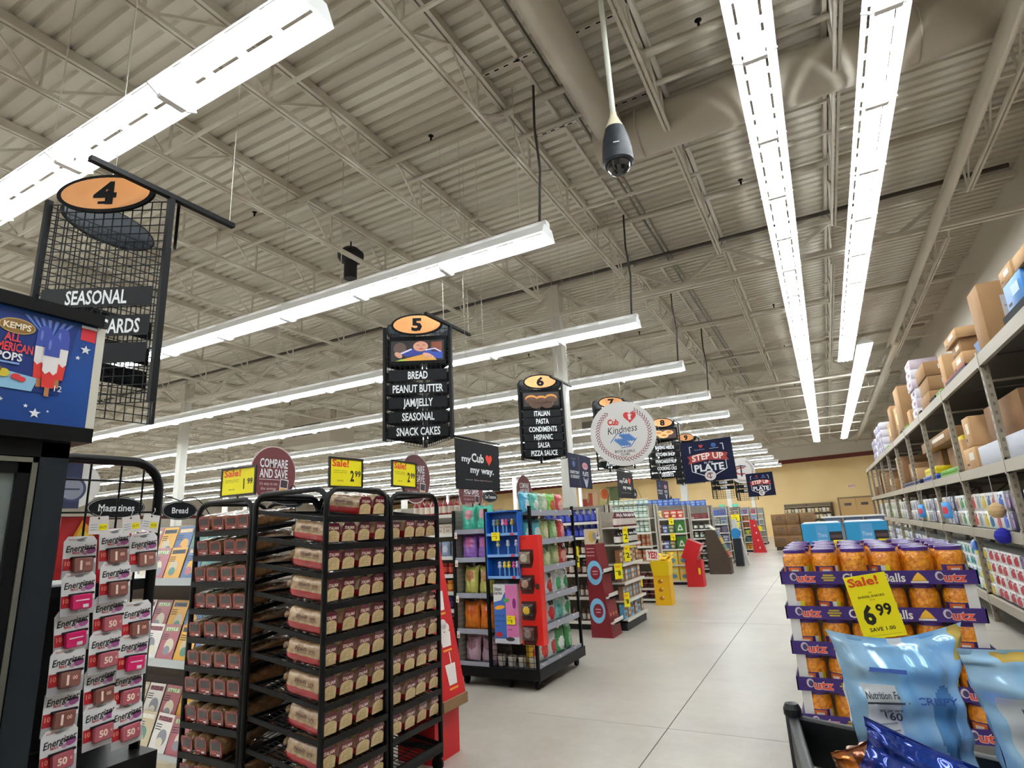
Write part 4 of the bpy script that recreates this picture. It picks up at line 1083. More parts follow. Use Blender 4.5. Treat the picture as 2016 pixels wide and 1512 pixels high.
for li, z in enumerate((1.315, .735, .105)):
    for tier in (1, 0):
        for i in range(9):
            x = -3.99-.215*i - (.08 if tier else 0); zz = z + (.165 if tier else .0)
            M = face((x, 2.885+.10*tier, zz), (1, 0, 0), (0, .28, 1)) @ RZ(random.uniform(-.03, .03))
            magazine('%s magazine from the right in the %s tier of the %s ledge' % (nth(i+1), 'raised back' if tier else 'front', ['top', 'middle', 'bottom'][li]), M, li*31+i*3+tier*11)
# ================================================================ goods
def pouch_mb(w, h, d, base, patch=None, pc=(0.5, 0.5, .32, .25), extra=(), seed=1, nu=18, nv=22, crimp=.05, slump=0.0, flare=0.06, sag=0.0, wr_=1.0):
    """pillow bag standing on z=0 in the xz plane, front towards -y; extra=[(u0,u1,v0,v1,material)]"""
    rnd = random.Random(seed); ph = [rnd.uniform(0, 6.28) for _ in range(8)]
    def prof(u, v):
        a = max(0.0, 1-abs(2*u-1)**2.6)**.62; b = max(0.0, 1-abs((v-.47)/.5)**3.2)**.6 if .0 < v < 1 else 0
        if v < crimp*.6 or v > 1-crimp: b = 0
        return a*b
    def fn(sg):
        def f(u, v):
            t = prof(u, v); x = (u-.5)*w*(1-flare*(math.sin(v*PI)**.6 if flare < .1 else min(1, (1-v)*2.6)**.8)); z = v*h - sag*h*(1-abs(2*u-1)**1.6)*max(0, (v-.6)/.4)**2
            y = d/2*t
            wr = wr_*(.35+.65*(1-t))*.05*d*(math.sin(7*u*PI+ph[0]+3*v)+.7*math.sin(11*v*PI+ph[1]+2*u)+.6*math.sin(15*(u+v)+ph[2]))*(1 if t > 0 else .3)
            y += wr*(t**.3 if t > 0 else .25)
            y += sg*wr_*.035*d*t*(abs(math.sin(5*u+4*v+ph[5]))-.5+.7*abs(math.sin(3*u-6*v+ph[6]))) if wr_ > 1 else 0
            fold = .02*w*math.sin(v*9+ph[3])*(1 if v > .1 else 0)
            z -= .03*h*(abs(2*u-1)**2)*(1 if v > .9 else 0)*math.cos(ph[4])
            return (x+fold*(abs(2*u-1)**3), sg*y+slump*(v**2), z)
        return f
    def mf(u, v):
        for (a, b, c, e, m) in extra:
            if a <= u <= b and c <= v <= e: return m
        if patch is not None and ((u-pc[0])/pc[2])**2+((v-pc[1])/pc[3])**2 < 1: return patch
        return base
    o = MB(); o.front = fn(-1); o.grid(nu, nv, fn(-1), base, matfn=mf); o.grid(nu, nv, lambda u, v: fn(1)(1-u, v), base, matfn=mf)
    return o
def foil(col, rough=.28): return mat('foil_'+col.lstrip('#'), col, rough, coat=.5, bump=(60, .25))
GP = {}
def proto(key, fnc):
    if key not in GP: GP[key] = [fnc(), False]
    return GP[key]
def put(pr, M, label, cat, group):
    o, used_ = pr
    if used_:
        o = dup(o, M)
    else:
        pr[1] = True; o.matrix_basis = M
    return tag(o, label, cat, group)
def g_bottle(col, cap, lab, r=.04, h=.24, neck=.4):
    def f():
        o = MB(); c = P(col, .2, .5); o.lathe([(r*.9, 0), (r, .008), (r, h*.12)], c, 12); o.lathe([(r*1.01, h*.12), (r*1.01, h*.52)], P(lab, .4), 12, caps=False)
        o.lathe([(r, h*.52), (r*.96, h*.62), (r*neck, h*.84), (r*neck, h*.9)], c, 12, caps=False); o.lathe([(r*neck*1.2, h*.9), (r*neck*1.2, h)], P(cap, .4), 12); return o.build('bottle')
    return proto(('b', col, cap, lab, r, h), f)
def g_jar(col, lid, lab, r=.045, h=.14):
    def f():
        o = MB(); c = P(col, .2, .5); o.lathe([(r*.92, 0), (r, .006), (r, h*.2)], c, 12); o.lathe([(r*1.01, h*.2), (r*1.01, h*.68)], P(lab, .4), 12, caps=False)
        o.lathe([(r, h*.68), (r*.97, h*.78), (r*.85, h*.84)], c, 12, caps=False); o.lathe([(r*.9, h*.84), (r*.9, h)], P(lid, .35), 12); return o.build('jar')
    return proto(('j', col, lid, lab, r, h), f)
def g_can(lab, band_, r=.038, h=.11):
    def f():
        o = MB(); mt = mat('tin', '#B8B8B4', .3, .9); o.lathe([(r*.97, 0), (r, .004), (r*.98, .008)], mt, 12); o.lathe([(r, .008), (r, h*.3)], P(lab, .4), 12, caps=False); o.lathe([(r*1.003, h*.3), (r*1.003, h*.62)], P(band_, .4), 12, caps=False); o.lathe([(r, h*.62), (r, h-.006)], P(lab, .4), 12, caps=False)
        o.lathe([(r*.98, h-.006), (r, h-.003), (r*.96, h), (r*.9, h-.003)], mt, 12); return o.build('can')
    return proto(('c', lab, band_, r, h), f)
def g_box(col, acc, w=.12, d=.06, h=.18, acc2=None, tri=False):
    def f():
        o = MB(); o.box((-w/2, -d/2, 0), (w/2, d/2, h), P(col, .45)); o.M = face((0, -d/2-.0006, h/2), (1, 0, 0))
        if tri: o.poly([(-w*.3, -h*.3), (w*.3, -h*.3), (w*.08, h*.18), (-w*.08, h*.18)], P(acc, .5)); o.ell(0, -h*.12, w*.12, h*.09, P(acc2 or col, .5), .0006)
        else:
            o.rect(0, h*.2, w*.8, h*.25, P(acc, .45)); o.ell(0, -h*.2, w*.3, h*.16, P(acc2 or acc, .45), .0004)
            o.M = face((w/2+.0006, 0, h/2), (0, 1, 0)); o.rect(0, h*.1, d*.7, h*.5, P(acc, .45))
        return o.build('carton')
    return proto(('x', col, acc, w, d, h, acc2, tri), f)
def g_bowl(body, lid, r=.055, h=.07):
    def f():
        o = MB(); o.lathe([(r*.7, 0), (r*.95, h*.75), (r*1.05, h*.85), (r*1.05, h*.93)], P(body, .4), 14); o.lathe([(r*1.03, h*.93), (r*.9, h)], P(lid, .25, .5), 14); return o.build('bowl')
    return proto(('w', body, lid, r, h), f)
def g_pouch(col, patch, w=.16, h=.22, d=.07, seed=1, extra=()):
    def f(): return pouch_mb(w, h, d, foil(col), foil(patch) if patch else None, seed=seed, nu=12, nv=14, extra=extra).build('snack_bag')
    return proto(('p', col, patch, w, h, d, seed), f)
def row(pr, n, x, y, z, pitch, what, where, cat, group, layers=1, lh=.1, rot=0.0, depth=1):
    """n items in a row from the aisle end towards -x, front centre at (x,y)"""
    ps = pr if isinstance(pr[0], list) else [pr]
    for l in range(layers):
        for i in range(n):
            p = ps[i % len(ps)]
            lay = '' if layers == 1 else ('lower ' if l == 0 else 'upper ')
            put(p, T(x-pitch*(i+.5)+random.uniform(-.004, .004), y+random.uniform(0, .012), z+l*lh) @ RZ(rot+random.uniform(-.06, .06)), '%s %s%s from aisle end, %s' % (nth(i+1), lay, what, where), cat, group)
shelf_m = P('#C9C5BB', .45); rail_m = P('#E2DFD6', .4); gback = P('#8F887C', .6); kick = P('#17171A', .5)
def gondola(label, xr, xl, y0, D, zs, H=1.92, dep=.42, zb=None):
    t = thing('gondola_shelving', label, 'shelving', T(xr, y0, 0), 'grocery aisle gondolas'); L = xl-xr
    o = MB(); o.box((L, D/2-.03, .12), (0, D/2+.03, H), gback); o.build('back_panel', t)
    o = MB(); o.box((L, .03, 0), (0, D-.03, .1), kick); o.build('base', t)
    for z in zs:
        o = MB(); o.box((L, 0, z-.02), (0, dep, z), shelf_m); s = o.build('shelf', t); o = MB(); o.box((L, -.012, z-.035), (0, 0, z+.005), rail_m); o.build('price_rail', s)
    for z in (zb or zs[::2]):
        o = MB(); o.box((L, D-dep, z-.02), (0, D, z), shelf_m); s = o.build('shelf', t); o = MB(); o.box((L, D, z-.035), (0, D+.012, z+.005), rail_m); o.build('price_rail', s)
    for x in (-.012, -1.22, -2.44):
        if x < L: break
        o = MB(); o.box((x-.012, .36, .1), (x+.012, D-.36, H), P('#B8B2A4', .5)); o.build('upright', t)
    o = MB(); o.box((-.03, .0, 0), (-.002, .03, H-.05), P('#B4AC9A', .55)); o.box((-.02, .36, 0), (-.002, D-.36, H), P('#A8A08F', .55)); o.build('end_frame', t)
    return t
def shelf_tag(label, M, w=.1, h=.14, txt='2', big=False):
    t = thing('shelf_tag', label, 'price tag', M, 'yellow shelf sale tags')
    o = MB(); o.box((-w/2, -h, -.001), (w/2, 0, 0), YEL); q = .001
    o.text('Sale!', -w*.1, -h*.18, h*.16, P('#E2681C'), q, wmax=w*.6, bold=.02); o.rect(-w*.22, -h*.5, w*.4, h*.06, P('#8A8420'), q); o.text(txt, w*.1, -h*.62, h*.3, P('#2A2A10'), q, wmax=w*.7, bold=.03); o.build('card', t)
    return t
gondola('back to back gondola joined behind the magazine rack', -4.0, -14, 3.32, .62, [.12, .5, .9, 1.3], H=1.68, dep=.2)
# ---- gondola behind the island (jam and sauces)
Z1 = [.12, .50, .71, .90, 1.09, 1.29, 1.55, 1.77]
gondola('jam and sauce gondola running left behind the snack island', -3.85, -15, 5.8, 1.0, Z1, H=1.9)
w1 = 'shelf, jam gondola'
row(g_bottle('#8A1A22', '#3A0A10', '#D8C8B8', .036, .2), 8, -3.86, 5.86, 1.772, .085, 'dark red sauce bottle', 'top '+w1, 'bottle', 'red sauce bottles')
row(g_box('#D8CCC0', '#B8A494', .1, .05, .11), 6, -3.86, 5.86, 1.552, .11, 'pale packet', 'second '+w1, 'packet', 'pale packets on the jam gondola')
row(g_pouch('#8A9AB8', '#C8D0DC', .13, .17, .05, 4), 5, -3.86, 5.86, 1.292, .14, 'grey blue pouch', 'third '+w1, 'pouch', 'pouches on the jam gondola')
row(g_jar('#8A1E1C', '#A83A2A', '#C84838', .04, .12), 7, -3.86, 5.86, 1.092, .09, 'red jam jar', 'fourth '+w1, 'jar', 'red jam jars')
row(g_jar('#B8661E', '#C87A2C', '#D8943C', .045, .12), 6, -3.86, 5.86, .902, .1, 'orange marmalade jar', 'fifth '+w1, 'jar', 'orange jars')
row(g_jar('#3A1E3C', '#2A2060', '#5A3A6A', .045, .13), 6, -3.86, 5.86, .712, .1, 'purple jelly jar', 'sixth '+w1, 'jar', 'purple jelly jars')
row(g_jar('#4A2A22', '#8A8078', '#6A4A3C', .045, .14), 6, -3.86, 5.86, .502, .1, 'brown preserve jar', 'seventh '+w1, 'jar', 'brown jars')
row(g_jar('#6A3A30', '#B8A898', '#8A6254', .05, .16), 6, -3.86, 5.86, .122, .11, 'tall brown jar', 'bottom '+w1, 'jar', 'tall brown jars')
# ---- second gondola: syrups, sauces
Z2 = [.12, .47, .81, 1.10, 1.37, 1.60]
gondola('gondola of blue and maroon bottles behind the dark red stand', -3.2, -18, 8.8, 1.1, Z2, H=1.86)
w2 = 'shelf, blue bottle gondola'
for z, nm in ((1.602, 'top'), (1.372, 'second')):
    row(g_bottle('#1E2A8C', '#14184A', '#4A5AC0', .05, .2, .6), 9, -3.24, 8.87, z, .11, 'dark blue bottle', nm+' '+w2, 'bottle', 'dark blue bottles')
for z, nm in ((1.102, 'third'), (.812, 'fourth')):
    row([g_bottle('#3A1E16', '#C8C0B4', '#C8B8A8', .045, .22, .5), g_jar('#4A241C', '#2A1A18', '#8A6A5A', .05, .17)], 9, -3.24, 8.87, z, .11, 'brown sauce bottle', nm+' '+w2, 'bottle', 'brown sauce bottles')
for z, nm in ((.472, 'fifth'), (.122, 'bottom')):
    row(g_bottle('#6A4034', '#1A1414', '#D8D0C8', .03, .2, .4), 12, -3.24, 8.9, z, .08, 'slim brown bottle', nm+' '+w2, 'bottle', 'slim brown bottles')
ZE = [.16, .42, .68, .95, 1.24, 1.50]
t = thing('endcap_shelving', 'end shelves of maroon and black bottles facing the wide aisle', 'shelving', T(-3.18, 8.82, 0))
o = MB(); o.box((-.02, .0, .0), (.02, 1.06, 1.74), P('#A39B8B', .5)); o.build('back_panel', t); o = MB(); o.box((.02, 0.02, 0), (.28, 1.06, .1), kick); o.build('base', t)
for z in ZE:
    o = MB(); o.box((.02, 0, z-.02), (.3, 1.06, z), shelf_m); s = o.build('shelf', t); o = MB(); o.box((.3, 0, z-.035), (.312, 1.06, z+.005), rail_m); o.build('price_rail', s)
def rowy(pr, n, y, x, z, pitch, what, where, cat, group):
    ps = pr if isinstance(pr[0], list) else [pr]
    for i in range(n): put(ps[i % len(ps)], T(x+random.uniform(-.008, .004), y+pitch*(i+.5), z) @ RZ(PI/2+random.uniform(-.06, .06)), '%s %s from the near end, %s' % (nth(i+1), what, where), cat, group)
we = 'of the maroon bottle end shelves'
rowy(g_bottle('#5A1620', '#E8E0D8', '#D8CCC4', .052, .25, .45), 9, 8.84, -2.95, 1.502, .115, 'maroon bottle', 'top shelf '+we, 'bottle', 'maroon bottles'); rowy(g_bottle('#241216', '#1A1012', '#DAD2CA', .052, .22, .45), 9, 8.84, -2.95, 1.242, .115, 'black bottle', 'second shelf '+we, 'bottle', 'black bottles')
for z, nm, c in ((.952, 'third', [('#8A5A3A', '#D8C8A8'), ('#C8B894', '#8A3A2A'), ('#7A4A30', '#C8A878')]), (.682, 'fourth', [('#7A5A48', '#5AA0C8'), ('#A87858', '#D8D0C0')]), (.422, 'fifth', [('#8A6248', '#6AB0D4'), ('#9A7258', '#C0B8A8')]), (.162, 'bottom', [('#6AB0D8', '#8A5A40'), ('#9A6A4A', '#C8C0B0')])):
    rowy([g_box(a, b, .15, .07, .2) for a, b in c], 6, 8.84, -2.96, z, .17, 'brown snack box', nm+' shelf '+we, 'carton', 'snack boxes on the end shelves')
# dark red floor stand with pale blue rings
dr_ = P('#7A1420', .5); t = thing('floor_stand', 'dark red cardboard stand with two pale blue rings', 'display', T(-3.09, 8.46, 0))
o = MB(); o.add([(-.16, -.2, 0), (.16, -.2, 0), (.16, .2, 0), (-.16, .2, 0), (-.16, -.2, 1.28), (.0, -.2, 1.28), (.0, .2, 1.28), (-.16, .2, 1.28)], [(0,3,2,1), (4,5,6,7), (0,1,5,4), (1,2,6,5), (2,3,7,6), (3,0,4,7)], dr_); o.build('body', t)
o = MB(); o.M = face((0, -.2015, 0), (1, 0, 0))
for y in (.36, .88): o.ell(-.04, y, .115, .17, P('#7CBCE0'), 0, 28); o.ell(-.03, y, .075, .095, P('#8A2030'), .001, 24); o.rect(-.03, y+.02, .08, .014, P('#D8A8A8'), .002); o.rect(-.03, y-.02, .07, .012, P('#D8A8A8'), .002)
for y in (1.12, 1.17, 1.22): o.rect(-.08, y, .12, .014, P('#C88A90'), 0)
o.build('printed_rings', t)
o = MB(); o.add([(-.16, -.2, 1.28), (.0, -.2, 1.28), (.06, -.2, 1.5), (-.16, -.2, 1.5), (-.16, -.17, 1.28), (.0, -.17, 1.28), (.06, -.17, 1.5), (-.16, -.17, 1.5)], [(0,1,2,3), (7,6,5,4), (0,4,5,1), (1,5,6,2), (2,6,7,3), (3,7,4,0)], P('#C8B49A', .5)); o.M = face((-.06, -.2015, 1.39), (1, 0, 0)); o.ell(.02, .0, .05, .08, P('#C8A03A'), 0); o.ell(.06, .0, .03, .06, P('#8A8A8C'), .0005); o.build('header', t)
for k, z in enumerate((.18, .52, .86)):
    o = MB(); o.box((.0, -.19, z), (.2-.05*k, .19, z+.02), P('#E8E4E0')); o.box((.19-.05*k, -.19, z), (.2-.05*k, .19, z+.07), P('#E8E4E0')); o.build('tray', t)
    for i in range(3): put(g_pouch('#D8641E', '#E8A23A', .11, .15, .05, 7), T(-2.99-.05*k, 8.34+.12*i, z+.022) @ RZ(PI/2), '%s orange snack bag on the %s tray of the dark red stand' % (nth(i+1), ['bottom', 'middle', 'top'][k]), 'bag', 'orange bags on the red stand')
# ---- third gondola: mint jars, tan cans, white bowls
Z3 = [.07, .27, .48, .77, 1.07, 1.34, 1.62]
gondola('gondola of mint jars and tan cans behind the yellow bin', -3.2, -20, 11.8, 1.1, Z3, H=1.9)
w3 = 'shelf, tan can gondola'
for z, nm in ((1.622, 'top'), (1.342, 'second')):
    row(g_jar('#7FA08C', '#E8ECE8', '#DCE8E0', .045, .12), 10, -3.24, 11.87, z, .1, 'mint green jar', nm+' '+w3, 'jar', 'mint green jars', layers=2, lh=.122)
for z, nm in ((1.072, 'third'), (.772, 'fourth')):
    row(g_can('#C08A62', '#A85A48', .043, .115), 10, -3.24, 11.87, z, .1, 'tan can', nm+' '+w3, 'can', 'tan cans', layers=2, lh=.116)
for z, nm in ((.482, 'fifth'), (.272, 'sixth'), (.072, 'bottom')):
    row(g_bowl('#6A2A38', '#E4DEDA', .062, .09), 8, -3.24, 11.88, z, .135, 'white topped bowl', nm+' '+w3, 'bowl', 'white topped bowls', layers=2 if z < .3 else 1, lh=.092)
# yellow display with bagged peanuts
ym = P('#F0C800', .45); t = thing('yellow_bin', 'yellow cardboard bin heaped with yellow bags, red YES card on top', 'display', T(-2.98, 11.58, 0))
o = MB(); o.box((-.18, -.12, 0), (.13, .15, .56), P('#E8B000', .5)); o.M = face((0, -.1205, .28), (1, 0, 0))
for y in (-.15, 0, .15): o.ell(-.05, y, .05, .035, P('#B86A10'), 0, 14, a=.4); o.ell(-.02, y+.02, .02, .02, P('#E8D8A0'), .0005, 10)
o.build('pedestal', t)
o = MB(); o.add([(-.17, -.13, .54), (.13, -.13, .54), (.13, .16, .54), (-.17, .16, .54), (-.21, -.16, .8), (.15, -.16, .8), (.15, .17, .8), (-.21, .17, .8)], [(0,3,2,1), (0,1,5,4), (1,2,6,5), (2,3,7,6), (3,0,4,7), (4,5,6,7)], ym); o.build('bin', t)
o = MB(); o.box((-.27, -.13, .82), (-.03, -.12, 1.02), P('#F0ECE4')); o.M = face((-.15, -.131, .92), (1, 0, 0)) @ RZ(-.1); o.text('YES!', 0, 0, .12, P('#C8222A'), .001, wfit=.19, bold=.04); o.build('sign_card', t)
for i in range(8): put(g_pouch('#E8BC10', '#B8860A', .14, .17, .05, 9), T(-3.1+.075*(i % 4), 11.5+.12*(i//4), .79+.02*(i % 3)) @ RZ(random.uniform(-.8, .8)) @ RX(-.9+random.uniform(-.3, .3)), '%s yellow bag of the heap in the yellow bin' % nth(i+1), 'bag', 'yellow bags in the bin')
# ---- fourth gondola: green packs, yellow boxes
Z4 = [.1, .47, .84, 1.22, 1.58]
gondola('gondola of green packs and yellow boxes behind the red stand', -3.15, -22, 14.9, 1.1, Z4, H=1.9)
w4 = 'shelf, green pack gondola'
row([g_box('#C8442E', '#E8C8B0', .15, .07, .2)], 3, -3.18, 14.97, 1.582, .17, 'red box', 'top '+w4, 'carton', 'red boxes'); row([g_box('#E0CC92', '#C8A85A', .15, .07, .2)], 3, -3.72, 14.97, 1.582, .17, 'cream box', 'left end of the top '+w4, 'carton', 'cream boxes')
for z, nm in ((1.222, 'second'), (.842, 'third')):
    row([g_box('#3A7A34', '#D8E0D0', .24, .1, .3, '#4A6A3A', True)], 1, -3.17, 14.97, z, .27, 'green pack with white triangle', nm+' '+w4, 'pack', 'green packs')
    row([g_box('#5A6A4A', '#C8B890', .14, .08, .22), g_box('#4A5A8A', '#B8C4D8', .14, .08, .2), g_box('#6A2A2A', '#B8988A', .14, .08, .25)], 5, -3.46, 14.97, z, .15, 'mixed cereal box', nm+' '+w4, 'carton', 'mixed boxes on the green pack gondola')
for z, nm in ((.472, 'fourth'), (.102, 'bottom')):
    row([g_box('#E0C84A', '#D8D890', .26, .1, .32, '#5A8AB0')], 4, -3.17, 14.97, z, .28, 'yellow box with blue oval', nm+' '+w4, 'carton', 'yellow boxes')
bl = g_box('#4468B8', '#8AA8DC', .13, .1, .17)
row(bl, 8, -3.3, 15.2, 1.902, .14, 'blue jug carton', 'on top of the green pack gondola', 'carton', 'blue cartons on gondola tops')
row(g_jar('#7FA08C', '#E8ECE8', '#DCE8E0', .045, .12), 8, -3.3, 12.25, 1.902, .11, 'mint green jar', 'on top of the tan can gondola', 'jar', 'mint green jars')
# red tilted stand
t = thing('red_stand', 'red cardboard stand with a tilted bin beside the green pack gondola', 'display', T(-3.0, 14.62, 0))
o = MB(); o.box((-.19, -.15, 0), (.19, .15, .6), redc); o.build('pedestal', t)
o = MB(); o.M = T(-.02, 0, .78) @ RY(.42); o.box((-.17, -.17, -.2), (.17, .17, .26), redc); o.rect(0, 0, .3, .3, P('#7A0C12'), .2605); o.box((.17, -.15, .1), (.175, .15, .24), P('#E8C8C4')); o.build('bin', t)
o = MB(); o.box((.1, -.155, .28), (.15, -.15, .42), YEL); o.build('sale_sticker', t)
# ---- fifth gondola: dark jars
Z5 = [.12, .36, .56, .76, .97, 1.22, 1.52]
gondola('gondola of dark jars between the red stand and brown stand', -3.1, -24, 18.0, 1.1, Z5, H=1.9)
w5 = 'shelf, dark jar gondola'
for k, z in enumerate(Z5[::-1]):
    pr = [[g_box('#6A2428', '#8A4A48', .2, .08, .16)], [g_jar('#2A2422', '#1A1614', '#D8D4CC', .06, .17)], [g_jar('#2E2826', '#E0DCD4', '#C8D0C8', .06, .16)], [g_jar('#4A2020', '#2A1A18', '#C8BCB4', .055, .14)], [g_jar('#26201E', '#1A1614', '#D0C8C0', .055, .13)], [g_jar('#262022', '#A8A098', '#B8B0A8', .055, .13)], [g_jar('#3A2624', '#2A1A18', '#D0C8C0', .055, .15)]][k]
    row(pr, 7, -3.14, 18.07, z+.002, .16 if k else .22, 'dark jar' if k else 'maroon box', ['top', 'second', 'third', 'fourth', 'fifth', 'sixth', 'bottom'][k]+' '+w5, 'jar' if k else 'carton', 'dark jars' if k else 'maroon boxes')
row(bl, 7, -3.2, 18.3, 1.902, .15, 'blue jug carton', 'on top of the dark jar gondola', 'carton', 'blue cartons on gondola tops')
# brown sloping stand
bk = P('#4A3A2C', .65); t = thing('brown_stand', 'brown sloping display stand topped by a white sign', 'display', T(-2.92, 17.72, 0))
o = MB(); o.add([(-.28, -.22, 0), (.3, -.22, 0), (.3, .22, 0), (-.28, .22, 0), (-.28, -.22, 1.2), (-.02, -.22, 1.2), (-.02, .22, 1.2), (-.28, .22, 1.2), (.3, -.22, .42), (.3, .22, .42)], [(0,3,2,1), (4,5,6,7), (0,1,8,5,4), (1,2,9,8), (2,3,7,6,9), (3,0,4,7), (5,8,9,6)], bk); o.build('body', t)
o = MB(); F = face((.14, 0, .81), (0, 1, 0), (-.32, 0, .78)); o.M = F
for i, y in enumerate((-.3, -.1, .1, .3)): o.box((-.2, y-.08, 0), (.2, y+.08, .03), P(['#B8583A', '#5A7A5A', '#C8A84A', '#5A6A7A'][i], .4)); o.box((-.2, y-.1, 0), (.2, y-.085, .05), P('#D8D4C4'))
o.build('product_tray', t)
o = MB(); o.M = face((-.1, 0, 1.25), (0, 1, 0), (-.5, 0, .5)); o.box((-.22, -.09, 0), (.22, .12, .012), P('#DADCDC', .4)); o.box((-.05, -.12, .012), (.1, .05, .016), P('#E8E88A')); o.build('header_sign', t)
# ---- gondolas farther back
far = [(21.1, ['#4A66B0', '#9AA89A', '#6A5A7A', '#5A6A9A', '#7A7A84', '#C8C4BC'], 'blue and grey box gondola'), (24.2, ['#7A4A3A', '#A8A8A4', '#9AA4A8', '#D8D8D8', '#C8CCD4', '#B8BCC4'], 'brown topped gondola'),
       (27.3, ['#4A7AB0', '#B83A2A', '#A83028', '#5A8A3A', '#3A6A2A', '#C8C43A'], 'red and green box gondola'), (30.4, ['#B83A42', '#8AB0C8', '#5A5A7A', '#6A6A8A', '#7A6A9A', '#6A5A7A'], 'lilac box gondola'), (33.5, ['#8A8A84', '#A8A090', '#7A8A9A', '#9A8A7A', '#8A7A6A', '#A89A8A'], 'farthest box gondola')]
for gi, (y, cs, nm) in enumerate(far):
    zs = [.12, .42, .72, 1.02, 1.3, 1.58]
    gondola('%s deep in the store, seen end on past the stands' % nm, -3.05, -24, y, 1.1, zs, H=1.88)
    for k, z in enumerate(zs[::-1]):
        row([g_box(cs[k], cs[(k+2) % 6], .2, .1, .22), g_box(cs[k], cs[(k+3) % 6], .17, .1, .19)], 4, -3.08, y+.06, z+.002, .22, 'box', '%s shelf, %s' % (['top', 'second', 'third', 'fourth', 'fifth', 'bottom'][k], nm), 'carton', 'boxes on the far gondolas')
row([g_box('#5AC8A8', '#7CE0C0', .22, .1, .12)], 2, -2.95, 24.6, 1.885, .5, 'bright mint box', 'on top of the brown topped gondola', 'carton', 'mint boxes')
# slim displays at the far aisle ends
for k, (lb, x, y, z, w, c) in enumerate((('slim red cardboard stand far down the aisle', -2.85, 26.9, 1.35, .3, '#C81E28'), ('slim white perforated stand with black dots far down the aisle', -2.75, 20.6, 1.45, .2, '#D4D4D0'))):
    t = thing('slim_stand', lb, 'display', T(x, y, 0)); o = MB(); o.add([(-w/2, -.15, 0), (w/2+.18, -.15, 0), (w/2+.18, .15, 0), (-w/2, .15, 0), (-w/2, -.15, z), (w/2-.1, -.15, z), (w/2-.1, .15, z), (-w/2, .15, z)], [(0,3,2,1), (4,5,6,7), (0,1,5,4), (1,2,6,5), (2,3,7,6), (3,0,4,7)], P(c, .5)); o.build('body', t)
    o = MB(); o.M = face((0, -.151, 0), (1, 0, 0))
    for q in range(4): o.ell(.02+.03*(3-q), .2+.3*q, .03, .04, P('#F0D8D4' if k == 0 else '#3A3A3A'), 0, 12)
    o.build('printed_dots', t)
t = thing('balloon_display', 'round blue board on a dark stand beside the brown sloping stand', 'display', T(-2.72, 20.2, 0)); o = MB(); o.box((-.12, -.1, 0), (.12, .1, .85), P('#20242C', .5)); o.build('stand', t); o = MB(); o.M = face((0, -.09, 1.0), (1, .3, 0)); o.ell(0, 0, .15, .17, P('#2A8ACC', .4), 0, 24, .02); o.build('disc', t)
# sale tags on the shelf edges
for lb, M, w_, h_, tx in (('big yellow 77 tag on the mint jar shelf', face((-3.63, 11.78, 1.66), (1, 0, 0)), .26, .2, '77'), ('yellow tag on the tan can shelf', face((-3.62, 11.78, 1.08), (1, 0, 0)), .13, .17, '89'), ('big yellow tag low on the white bowl shelf', face((-3.6, 11.78, .5), (1, 0, 0)), .26, .2, '4'),
        ('yellow tag on the second shelf of green packs', face((-3.5, 14.88, 1.6), (1, 0, 0)), .12, .17, '3'), ('yellow tag on the third shelf of green packs', face((-3.5, 14.88, 1.22), (1, 0, 0)), .12, .17, '3'), ('yellow tag high on the far brown topped gondola', face((-3.2, 24.18, 1.6), (1, 0, 0)), .3, .25, '2'), ('yellow tag low on the far brown topped gondola', face((-3.2, 24.18, 1.3), (1, 0, 0)), .2, .2, '2'), ('yellow tag on the far lilac box gondola', face((-3.1, 30.38, 1.0), (1, 0, 0)), .36, .22, '2'),
        ('yellow tag flagging out from the black bottle end shelf', face((-2.85, 9.0, 1.5), (.7, .7, 0)), .09, .24, '2'), ('yellow tag flagging out below the black bottle end shelf', face((-2.85, 9.0, 1.22), (.7, .7, 0)), .1, .24, '2'), ('large yellow tag on the dark red stand', face((-2.88, 8.6, .98), (.6, .8, 0)), .14, .22, '8'), ('yellow tag low on the dark red stand', face((-2.84, 8.75, .55), (.6, .8, 0)), .1, .2, '8'), ('yellow tag flagging between blue bottles and chip island', face((-2.77, 6.74, 1.32), (.9, .4, 0)), .06, .24, '2')):
    shelf_tag(lb, M, w_, h_, tx)
# picture panels and shelving on the far wall
def wallpic(label, x, z, w, h, base, blobs):
    t = thing('wall_graphic', label, 'sign', BM @ T(x, -.06, z)); o = MB(); o.M = T(0, 0, 0) @ RX(PI/2); o.rect(0, 0, w, h, P(base, .6)); 
    for (a, b, c, d, col, e) in blobs:
        if e: o.ell(a*w, b*h, c*w, d*h, P(col, .6), .004)
        else: o.rect(a*w, b*h, c*w, d*h, P(col, .6), .004)
    o.box((-w/2, -h/2, -.05), (w/2, h/2, -.001), P(base, .6)); o.build('panel', t)
wallpic('food photo panel with red glasses on the far wall behind the column', -21.5, 3.45, 2.1, 1.5, '#D8B890', [(-.28, -.2, .3, .5, '#A83A2A', 0), (.0, .0, .22, .7, '#B84A34', 0), (-.12, .1, .08, .3, '#E0C8A0', 1)])
wallpic('orange food photo panel beside the green board on the far wall', -20.15, 3.5, 1.3, 1.55, '#D8C498', [(.1, .2, .3, .28, '#D86A30', 1), (.1, .2, .14, .12, '#E89A4A', 1), (-.1, -.25, .3, .15, '#B8B070', 1)])
wallpic('plain green board on the far wall left of the small my Cub banner', -19.2, 3.58, 1.25, 1.5, '#6A7A4A', [])
